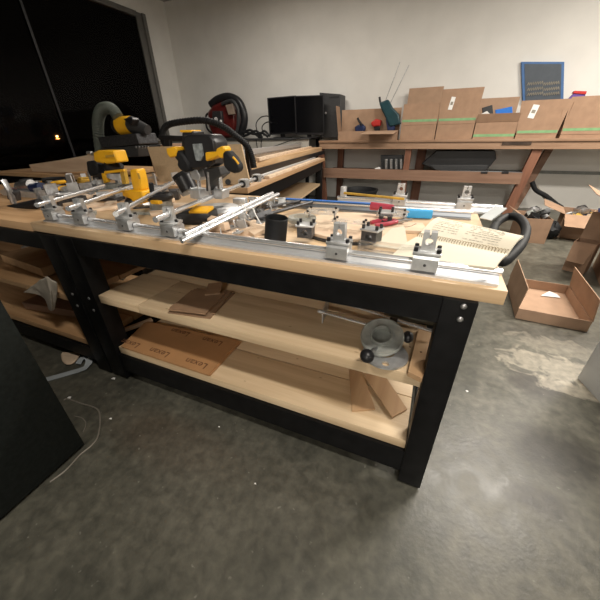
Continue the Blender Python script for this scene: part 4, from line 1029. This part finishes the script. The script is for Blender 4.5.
G().cyl(t.p(216, 119, -.22), t.p(216, 119, -.26), .035).cyl(t.p(221, 121, -.22), t.p(221, 121, -.26), .025).build('dials', 'steel', t.e)
G().tube([t.p(211, 112, -.1), t.p(206, 116, -.1), t.p(207, 128, -.1), t.p(213, 134, -.1)], .02, 8).build('side_hose', 'rubber', t.e)

def carton(label, x0, x1, y, h, d, name='cardboard_box', z=None, fl=(), tape=None, lab=None, group='cardboard boxes on the wall bench', pos=None, rot=0, mat='card'):
    """open carton: x0, x1 columns of its front face in the photograph (or metres with pos), depth d, height h, flaps (side, length, angle from upright)"""
    z = bz1 if z is None else z
    if pos is None:
        a = aty(x0, 136, y).x; b = aty(x1, 136, y).x; w = b - a; pos = ((a + b) / 2, y, z)
    else: w = x1
    t = thing(name, label, 'box', pos, rot, group); k = .006; W = w / 2
    g = G().bb(-W, W, 0, k, 0, h).bb(-W, W, d - k, d, 0, h).bb(-W, -W + k, k, d - k, 0, h).bb(W - k, W, k, d - k, 0, h).bb(-W + k, W - k, k, d - k, 0, k)
    body = g.build('body', mat, t)
    for (sd, ln, an, taper) in fl:
        wd = w if sd in 'fb' else d
        g = G(); tp = taper
        g.quad([(-wd / 2, 0, 0), (wd / 2, 0, 0), (wd / 2 - tp, 0, ln), (-wd / 2 + tp, 0, ln)], .005)
        a = R(an)
        if sd == 'f': m_ = Matrix.Translation((0, 0, h)) @ Matrix.Rotation(a, 4, 'X')
        if sd == 'b': m_ = Matrix.Translation((0, d, h)) @ Matrix.Rotation(PI, 4, 'Z') @ Matrix.Rotation(a, 4, 'X')
        if sd == 'l': m_ = Matrix.Translation((-W, d / 2, h)) @ Matrix.Rotation(-PI / 2, 4, 'Z') @ Matrix.Rotation(a, 4, 'X')
        if sd == 'r': m_ = Matrix.Translation((W, d / 2, h)) @ Matrix.Rotation(PI / 2, 4, 'Z') @ Matrix.Rotation(a, 4, 'X')
        fo = g.xf(m_).build('flap', 'card_in' if sd in 'b' else mat, t)
        if lab and lab[0] == sd:
            _, u, v, lw, lh, la = lab
            G().box((0, -.0075, 0), (lw, .0015, lh)).xf(m_ @ Matrix.Translation((u, 0, v)) @ Matrix.Rotation(R(la), 4, 'Y')).build('label', 'white', fo)
            G().box((0, -.009, 0), (lw * .6, .0008, lh * .25)).xf(m_ @ Matrix.Translation((u, 0, v)) @ Matrix.Rotation(R(la), 4, 'Y')).build('printed_mark', 'inkg', fo)
        if tape and tape[0] == sd:
            G().box((0, -.0068, tape[1]), (wd * .985, .001, .035)).xf(m_).build('tape', 'green', fo)
    if tape and tape[0] == 'B': G().bb(-W, W, -.0015, -.0002, tape[1] - .018, tape[1] + .018).build('tape', 'green', t)
    return t
YB = BF + .08
def hz(py, y=YB, px=450): return aty(px, py, y).z - bz1
c1 = carton('open cardboard box next to the computer tower, front flap hanging down with a white label', 338, 397, BF + .03, hz(131, px=365), .22, fl=(('l', .40, 8, .0), ('b', .34, -4, 0), ('f', .20, 118, .02)), lab=None)
# its hanging flap covers only the right half, as in the photograph
for o in list(c1.children):
    if o.name.startswith('flap') and min(v.co.y for v in o.data.vertices) < -.1:
        bpy.data.objects.remove(o)
W_ = aty(397, 136, YB).x - aty(338, 136, YB).x; hh = hz(131, px=365)
m_ = Matrix.Translation((W_ * .23, 0, hh)) @ Matrix.Rotation(R(100), 4, 'X')
fo = G().quad([(-W_ * .22, 0, 0), (W_ * .27, 0, 0), (W_ * .24, 0, .28), (-W_ * .29, 0, .26)], .005).xf(m_).build('flap', 'card_in', c1)
G().box((-.02, -.0075, .14), (.10, .0015, .13)).xf(m_).build('label', 'white', fo)
c2 = carton('cardboard box behind the teal drill, tall rear flap up, second from the computer', 400, 434.5, YB, hz(124), .44, fl=(('f', .30, -3, 0), ('b', .56, 4, .0)), tape=('f', .06))
c3 = carton('cardboard box with tall labelled front flap in the middle of the wall bench', 435.5, 472, YB, hz(124), .44, fl=(('f', .47, -1, -.02), ('b', .30, 5, 0)), tape=('f', .06), lab=('f', -.12, .28, .06, .17, 8))
c4 = carton('darker low cardboard box holding a blue packet, between two taller boxes', 473, 514, YB, hz(122, px=490), .42, fl=(('f', .12, 25, 0), ('b', .34, 2, .0)), tape=('B', .05))
c5 = carton('tall closed looking cardboard box with white label under the blue framed board', 515.5, 556, YB, .06, .42, fl=(('f', .43, -2, -.05), ('b', .30, 8, 0), ('r', .3, -6, 0)), tape=('f', .03), lab=('f', -.12, .29, .08, .17, 10))
c6 = carton('cardboard box at the right edge with green tape and purple papers showing', 560, 618, YB, .05, .42, fl=(('f', .46, -2, -.02), ('b', .4, 6, 0), ('l', .4, -4, 0)), tape=('f', .06))
# box contents
t = T('cordless_drill', 'dark teal cordless tool standing nose up in the box beside the computer', 'drill', 388, 131, YB + .03, bz1 + .012)
t.slab([(379.5, 103), (388.5, 99.5), (393, 108), (399, 114), (401, 124), (390, 127), (386, 118), (382, 110)], -.05, .07, 'body', 'teal', .02)
t.slab([(386, 119), (395, 117), (395, 130), (388, 132)], -.03, .07, 'battery', 'navy', .01)
G().cyl(t.p(380.5, 103), t.p(379.5, 97), .018).build('chuck', 'blackpl', t.e)
t = T('stiff_wires', 'two thin stiff wires rising from the teal tool up the wall', 'wire', 389, 103, YB + .2)
G().cyl(t.p(382, 110), t.p(400, 62), .006).build('wire', 'steel', t.e); G().cyl(t.p(386, 112), t.p(409, 65), .006).build('wire', 'steel', t.e)
t = T('red_tool', 'small red tool lying in the box beside the teal drill', 'tool', 377, 131, YB + .1, bz1 + .01)
t.slab([(371, 123), (376, 119), (382, 120), (381, 126), (373, 127)], 0, .12, 'body', 'red', .02)
t.slab([(374, 126), (380, 125), (380, 132), (375, 132)], .02, .09, 'grip', 'blackpl', .01)
t = T('black_tool', 'small black tool with a lever in the box next to the computer', 'tool', 360, 131, YB + .1, bz1 + .01)
t.slab([(355, 127), (362, 123), (366, 127), (365, 132), (356, 132)], 0, .12, 'body', 'navy', .02)
G().tube([t.p(362, 125), t.p(359, 121), t.p(357.5, 118)], .02, 8).build('lever', 'blackpl', t.e)
t = T('blue_packet', 'bright blue packet sticking out of the low darker box', 'packet', 503, 122, YB + .18, bz1 + .01)
t.slab([(495, 110), (512, 106.5), (513, 124), (497, 124)], -.01, .04, 'packet', 'blue', .004)
t.slab([(502, 116), (505, 114), (505.5, 118), (503, 119)], -.016, -.011, 'white_patch', 'white', 0)
t = T('folded_carton', 'small grey carton with white tag in the low darker box', 'carton', 486, 122, YB + .16, bz1 + .01)
t.slab([(482, 108), (492, 105), (494, 124), (484, 124)], 0, .09, 'carton', 'charcoal', .003)
t.slab([(481, 114), (487, 111), (490, 114), (484, 117.5)], -.02, -.002, 'tag', 'white', 0)
t = T('purple_folder', 'purple and red folder standing in the box at the right edge', 'folder', 572, 130, YB + .12, bz1 + .01)
t.slab([(566, 101), (574, 93), (585, 93), (580, 128), (566, 130)], 0, .05, 'folder', pbr('violet_card', (.12, .06, .28), .5), .002)
t.slab([(572, 93.5), (574, 91), (586, 91.5), (585, 94.5)], -.01, .06, 'red_edge', 'red', .002)
# blue framed board on the wall
t = T('framed_board', 'dark grey board with bright blue border hanging on the back wall', 'board', 543, 105, YW - .045)
t.slab([(521, 62), (564, 62), (563, 103), (522.5, 103)], 0, .04, 'border', 'frame_blue', .003)
t.slab([(524.5, 64), (561.5, 64), (560.5, 101), (525.5, 101)], -.006, -.0005, 'panel', pbr('slate_grey_print', (.06, .075, .095), .5), 0)
g = G(); c = lambda px, py: t.p(px, py, -.009)
for k, yy in enumerate((84, 89.5, 94.5)):
    for (xa, xb, s) in ((527, 543, -1), (543, 559, -1)):
        n = 7
        for i in range(n):
            x = xa + (xb - xa) * i / n
            g.cyl(c(x, yy + 1.5 - i * .25), c(x + (xb - xa) / n * .8, yy - 1.5 - i * .25), .006, n=5)
            g.cyl(c(x + (xb - xa) / n * .8, yy - 1.5 - i * .25), c(x + (xb - xa) / n, yy + 1.5 - i * .25), .006, n=5)
g.build('pale_zigzag_lines', 'inkg', t.e)

# shelf under the wall bench
lz = lz1 - .05
t = T('equipment_case', 'long black tapered case lying on the low shelf under the wall bench', 'case', 465, 171, BF + .25, lz)
t.slab([(437, 150), (494, 150), (495, 158), (486, 169), (436, 169), (422, 163)], -.08, .25, 'case', 'blackpl', .01)
t.slab([(430, 165), (488, 165), (486, 170), (436, 170)], -.10, -.07, 'grey_skirt', 'charcoal', .004)
t = T('power_strip', 'grey socket block with four pale plugs on the low shelf under the wall bench', 'socket', 392, 169, BF + .12, lz)
t.slab([(381, 155), (403, 155), (404, 170), (382, 170)], 0, .12, 'block', 'charcoal', .008)
for x in (385, 390, 395, 400): t.slab([(x, 159), (x + 2.2, 159), (x + 2.4, 169), (x + .2, 169)], -.05, 0, 'plug', 'steel', .003)
t.slab([(375, 168), (380, 167), (381, 170.5), (376, 170.5)], -.05, .05, 'white_clip', 'white', .003)
t = T('black_cable', 'thick black cable drooping between the bench leg and the wall at the right', 'cable', 560, 207, BF + .3, 0)
G().tube([t.p(532, 182), t.p(536, 190), t.p(546, 196), t.p(556, 204), t.p(562, 208, -.05)], .035, 10).build('cable', 'rubber', t.e)
G().tube([t.p(536, 186), t.p(546, 199), t.p(558, 206, -.1)], .02, 8).build('grey_strap', 'cable', t.e)
t = T('cable_on_board', 'dark cable and clips lying along the low front board of the wall bench', 'cable', 505, 174, BF + .02, lz1)
G().tube([t.p(440, 171), t.p(470, 171.5), t.p(500, 172), t.p(522, 173)], .018, 8).build('cable', 'blackpl', t.e)
for px in (484, 505): G().box(t.p(px, 172.5), (.10, .05, .035), bev=.008).build('clip', 'blackpl', t.e)

# ------------------------------------------------------------------ boxes on the floor at the right
fa, fb = atz(515, 318, 0), atz(587, 332, 0); ang = math.atan2((fb - fa).y, (fb - fa).x); wid = (fb - fa).length
m0 = (fa + fb) / 2
tray = carton('wide open cardboard tray on the floor right of the bench, paper scrap inside', 0, wid, 0, .085, .62, name='cardboard_tray', pos=(m0.x, m0.y, 0), rot=ang, fl=(('l', .17, -4, .0), ('r', .17, -8, .0)), group='cardboard boxes on the floor', mat='card_in')
pw = tag(G().quad([(-.07, -.02, 0), (.07, -.01, 0), (.05, .03, .012), (.0, .05, .02)], .002).build('paper_scrap', 'white'), 'torn white paper scrap lying in the open cardboard tray', 'paper'); pw.location = atz(550, 296, .012)
def fbox(label, px, py, w, d, h, rot, fl, nm='cardboard_box', tilt=None, mat='card'):
    p = atz(px, py, 0)
    o = carton(label, 0, w, 0, h, d, name=nm, pos=(p.x, p.y, 0), rot=R(rot), fl=fl, group='cardboard boxes on the floor', mat=mat)
    return o
fbB = fbox('small brown carton beyond the bench corner, filled with grey plastic parts', 531, 243, .28, .45, .30, 4, (('l', .12, 60, 0),))
fbC = fbox('open cardboard box full of packing and electronics behind the cardboard tray', 580, 240, .50, .5, .30, -12, (('f', .22, 120, .02), ('l', .25, 70, 0), ('r', .3, 30, 0)))
fbD = fbox('narrow cardboard carton standing beside the tray with a white label', 572, 272, .17, .18, .30, -30, (('f', .2, 150, .02), ('b', .25, 10, 0)))
G().box((.02, -.003, .22), (.05, .002, .12)).build('label', 'white', fbD)
fbE = fbox('large cardboard box cut off by the right edge, its flap folded towards the tray', 640, 296, .5, .6, .62, -12, (('l', .34, 62, .0), ('f', .2, 140, 0)))
def stuffpile(root, n, zr, items, label, cat, group):
    rn = random.Random(len(label)); base = Vector(root.location); rz = root.rotation_euler.z
    for k in range(n):
        kind, mat = items[k % len(items)]
        if kind == 'box': g = G().box((0, 0, 0), (.14, .10, .06), bev=.008).cyl((0, 0, .03), (0, 0, .045), .03, n=14)
        elif kind == 'roll': g = G().lathe([(.02, -.03), (.055, -.03), (.055, .03), (.02, .03), (.02, -.03)], n=20)
        else: g = G().box((0, 0, 0), (.22, .12, .006)).box((.05, 0, .03), (.006, .12, .06))
        o = g.build({'box': 'plastic_housing', 'roll': 'tape_roll', 'sheet': 'folded_card'}[kind], mat)
        v = Matrix.Rotation(rz, 3, 'Z') @ Vector((rn.uniform(-.2, .2) * zr[2], rn.uniform(.08, .36), 0))
        o.location = base + v + Vector((0, 0, rn.uniform(zr[0], zr[1]))); o.rotation_euler = (rn.uniform(-.7, .7), rn.uniform(-.7, .7), rn.uniform(0, 6))
        tag(o, label, cat, group)
stuffpile(fbB, 9, (.20, .36, .5), [('box', 'charcoal'), ('sheet', 'fog'), ('box', 'steel'), ('roll', 'rubber')], 'grey plastic part heaped in the small carton beyond the bench corner', 'plastic part', 'parts in the small carton')
stuffpile(fbC, 14, (.20, .34, .9), [('box', 'steel'), ('sheet', 'yellow_d'), ('box', 'blackpl'), ('roll', 'wht_pl'), ('box', 'navy'), ('sheet', 'beige')], 'loose packing or electronic part heaped in the open box behind the tray', 'part', 'parts in the open floor box')
dbg = thing('black_bag', 'black crumpled bag on the floor between the two small open cartons', 'bag', atz(549, 240, 0))
g = G(); g.ball((0, .1, .11), .13, (.8, .8, .85), 22)
for v in g.bm.verts: v.co += Vector([random.uniform(-.014, .014) for _ in range(3)])
g.build('bag', 'rubber', dbg)
fs = tag(G().lathe([(0, 0), (.06, 0), (.045, .004), (0, .008)], n=7).build('floor_chip', 'white'), 'tiny white crumb on the bare floor right of the bench', 'crumb'); fs.location = atz(467, 391, 0); fs.scale = (.12, .12, .3)

# ------------------------------------------------------------------ left side, low
t = T('crumpled_paper_bag', 'crumpled off white bag hanging over the shelves of the left bench', 'bag', 50, 300, .79, .21)
def crumple(pts, th, nm, mat, parent, o, amp=.008, y=None):
    g = G(); 
    for p_ in pts:
        c_, s_, r_ = p_
        g.ball(c_, 1.0, s_, 14, r_)
    for v in g.bm.verts: v.co += Vector([random.uniform(-amp, amp) for _ in range(3)])
    return g.build(nm, mat, parent)
def folded(t, rows, nm, mat, th=.004, amp=.006):
    """creased cloth: rows of (px, py, dy) joined into one thick sheet"""
    g = G(); rn = random.Random(9); R_ = []
    for row in rows:
        P = [t.p(a, b, c) for a, b, c in row]; Q = []
        for a, b in zip(P, P[1:]):
            for k in range(5): Q.append(a.lerp(b, k / 5) + Vector([rn.uniform(-amp, amp) for _ in range(3)]))
        Q.append(P[-1]); R_.append([g.bm.verts.new(q) for q in Q])
    for a, b in zip(R_, R_[1:]):
        for i in range(len(a) - 1): g.bm.faces.new((a[i], a[i + 1], b[i + 1], b[i]))
    o = g.build(nm, mat, t.e); s = o.modifiers.new('solid', 'SOLIDIFY'); s.thickness = th; b = o.modifiers.new('sub', 'SUBSURF'); b.levels = 1; b.render_levels = 1; return o
folded(t, [[(22, 293, .0), (32, 285, -.02), (46, 275, -.02), (58, 282, .0)], [(33, 293, -.03), (44, 292, -.03), (50, 290, -.03), (58, 295, 0)], [(44, 294, -.02), (47, 303, -.03), (52, 304, -.04), (56, 305, 0)], [(46, 300, 0), (49, 310, -.02), (52, 312, -.03), (55, 308, 0)]], 'hanging_cloth', 'cloth')
t = T('draped_sheet', 'greyish plastic sheet slumped on the upper shelf of the left bench', 'sheet', 35, 270, 1.05, .505)
folded(t, [[(20, 246, .2), (28, 243, .1), (36, 250, .1)], [(22, 252, .1), (32, 258, 0), (42, 264, .05)], [(34, 268, .05), (42, 274, 0), (48, 280, .0)]], 'sheet', pbr('grey_film', (.22, .20, .18), .5), amp=.012)
pk = tag(G().box((0, 0, .03), (.5, .28, .055), bev=.006).build('brown_parcel', 'brown'), 'dark reddish brown board parcel on the lower shelf of the left bench', 'parcel'); pk.location = (-2.25, FY + .25, .21); pk.rotation_euler = (0, 0, .12)
pk = tag(G().box((0, 0, .03), (.55, .3, .06), bev=.006).build('brown_parcel', 'ply'), 'brown board parcel on the upper shelf of the left bench', 'parcel'); pk.location = (-2.35, FY + .28, .51); pk.rotation_euler = (0, 0, -.1)
t = T('plastic_bag', 'clear grey plastic bag of wires seen under the bench top at the left', 'bag', 112, 280, 1.35, .562)
folded(t, [[(84, 254, .1), (98, 256, .05), (112, 262, .1), (124, 268, .1)], [(88, 268, 0), (100, 264, -.06), (112, 270, -.05), (128, 274, 0)], [(90, 280, .0), (102, 282, -.05), (114, 280, -.05), (126, 278, 0)]], 'bag', 'fog', amp=.02)
G().tube([t.p(90, 258, -.05), t.p(98, 262, -.07), t.p(95, 270, -.08), t.p(104, 272, -.08), t.p(108, 264, -.07)], .005, 6).build('wire', 'rubber', t.e)
# things on the floor by the left bench
o0 = atz(72, 361, 0)
t = thing('beige_rag', 'beige shovel shaped rag lying on the floor by the bench foot', 'rag', o0)
g = G(); g.ball((0, 0, .018), .07, (1.0, .75, .25), 18); g.box((.06, .0, .015), (.08, .07, .02), bev=.006)
rn = random.Random(2)
b_ = G(); ring = [(60, 355), (64, 353), (72, 354), (77, 352), (83, 354), (80, 361), (75, 366), (68, 368), (62, 365)]
P = [atz(a, b, 0) - o0 for a, b in ring]
lo_ = [b_.bm.verts.new((p.x, p.y, .001)) for p in P]; hi_ = [b_.bm.verts.new((p.x * .9, p.y * .9, .02 + rn.uniform(0, .012))) for p in P]
ctr = b_.bm.verts.new((0, 0, .024)); b_.bm.faces.new(lo_[::-1]); n = len(P)
for i in range(n):
    b_.bm.faces.new((lo_[i], lo_[(i + 1) % n], hi_[(i + 1) % n], hi_[i])); b_.bm.faces.new((hi_[i], hi_[(i + 1) % n], ctr))
g.bm.free(); b_.build('rag', 'beige', t, sub=2)
t = thing('plastic_strap', 'bent pale grey plastic strap lying on the floor beside the black cabinet', 'strap', atz(75, 372, 0))
o0 = Vector(t.location)
def ribbon(pts, w, th):
    g = G(); P = [atz(a, b, 0) - o0 + Vector((0, 0, z)) for a, b, z in pts]; L1, L2 = [], []
    for i, p in enumerate(P):
        d_ = (P[min(i + 1, len(P) - 1)] - P[max(i - 1, 0)]); d_.z = 0; d_.normalize(); s_ = Vector((-d_.y, d_.x, 0)) * w / 2
        L1.append([g.bm.verts.new(p + s_ + Vector((0, 0, k))) for k in (0, th)]); L2.append([g.bm.verts.new(p - s_ + Vector((0, 0, k))) for k in (0, th)])
    for i in range(len(P) - 1):
        a, b, c, d_ = L1[i], L1[i + 1], L2[i + 1], L2[i]
        g.bm.faces.new((a[1], b[1], c[1], d_[1])); g.bm.faces.new((a[0], d_[0], c[0], b[0])); g.bm.faces.new((a[0], b[0], b[1], a[1])); g.bm.faces.new((d_[0], d_[1], c[1], c[0]))
    g.bm.faces.new((L1[0][0], L1[0][1], L2[0][1], L2[0][0])); g.bm.faces.new((L1[-1][0], L2[-1][0], L2[-1][1], L1[-1][1]))
    return g
ribbon([(40, 382, .004), (62, 376, .004), (80, 371, .006), (86, 369.5, .012), (90, 366, .022), (91, 363, .03), (88, 361, .034), (83, 363, .03), (79, 366, .016)], .040, .003).build('strap', pbr('pale_blue_grey_plastic', (.34, .37, .39), .45), t)
for k, (pts, r, lb) in enumerate((([(64, 400), (68, 399), (80, 403), (97, 409), (100, 420), (98, 436), (92, 445), (80, 455), (66, 470), (50, 482)], .0035, 'thin grey cable curling on the floor and round the black cabinet corner'),
                                  ([(74, 416), (82, 418), (86, 424), (83, 432)], .0022, 'short thin wire loop on the floor near the black cabinet corner'))):
    g = G(); q0 = atz(*pts[len(pts) // 2], 0); g.tube([atz(a, b, r) - q0 for a, b in pts], r, 7); o = g.build('floor_cable', 'cable'); o.location = q0; tag(o, lb, 'cable')
for k, (px, py, s) in enumerate(((111, 379, .016), (109, 419, .009), (67, 398, .014), (254, 484, .006), (218, 427, .006))):
    g = G(); q = [(0, 0, 0), (1.6, .3, 0), (.9, 1.1, 0), (.1, .8, 0)]; g.quad([tuple(v * s for v in p_) for p_ in q], .0012)
    o = g.build('paper_chip', 'white'); o.location = atz(px, py, .0005); tag(o, ['small white paper chip on the floor below the left end of the bench', 'tiny pale chip on the floor left of the bench, right of the thin cable', 'pale chip on the floor at the end of the thin cable', 'tiny white speck on the floor in the front middle', 'tiny white speck on the floor just below the front bench rail'][k], 'paper chip')

# ------------------------------------------------------------------ light
def area(nm, loc, size, sy, power, col, rot=(0, 0, 0)):
    l = bpy.data.lights.new(nm, 'AREA'); l.shape = 'RECTANGLE'; l.size = size; l.size_y = sy; l.energy = power; l.color = col
    o = bpy.data.objects.new(nm, l); C.objects.link(o); o.location = loc; o.rotation_euler = rot; return o
warm = (1.0, .93, .83)
area('ceiling_light_near', (.75, -.1, 3.3), .8, .2, 62, warm)
area('ceiling_light_far', (1.3, 3.2, 3.4), 1.2, .25, 130, warm)
area('ceiling_light_back', (3.0, 4.2, 3.5), 1.2, .3, 150, warm)
area('fill_light_rear', (.6, -5.2, 3.2), 1.2, .3, 270, warm)  # added low-angle fill from behind the camera, brightens the bench shelves
area('fill_light_left', (-2.6, 4.4, 3.5), 1.2, .3, 55, warm)  # added fill, no known fixture, lifts the left part of the back wall
sl = bpy.data.lights.new('street_glow', 'POINT'); sl.energy = 300; sl.color = (1.0, .45, .12); sl.shadow_soft_size = .03
so = bpy.data.objects.new('street_glow', sl); C.objects.link(so); so.location = lp + Vector((0, 0, .1))
w = bpy.data.worlds.new('night'); bpy.context.scene.world = w; w.use_nodes = True
w.node_tree.nodes['Background'].inputs[0].default_value = (.01, .008, .006, 1)
w.node_tree.nodes['Background'].inputs[1].default_value = .3

# ------------------------------------------------------------------ camera
cam = bpy.data.cameras.new('camera'); co = bpy.data.objects.new('camera', cam); C.objects.link(co)
cam.sensor_fit = 'HORIZONTAL'; cam.sensor_width = 36; cam.lens = 36 * FPX / 600; cam.clip_start = .02; cam.clip_end = 200
# rows of the survey axes give the image right, down and forward directions in the room
right = Vector((AX.x, AY.x, AZ.x)); down = Vector((AX.y, AY.y, AZ.y)); fwd = Vector((AX.z, AY.z, AZ.z))
mm = Matrix((right, -down, -fwd)).transposed().to_4x4(); mm.translation = CAM
co.matrix_world = mm
S = bpy.context.scene; S.camera = co
S.view_settings.view_transform = 'Standard'; S.view_settings.look = 'None'; S.view_settings.gamma = 1; S.view_settings.use_curve_mapping = False
S.view_settings.exposure = 0.24
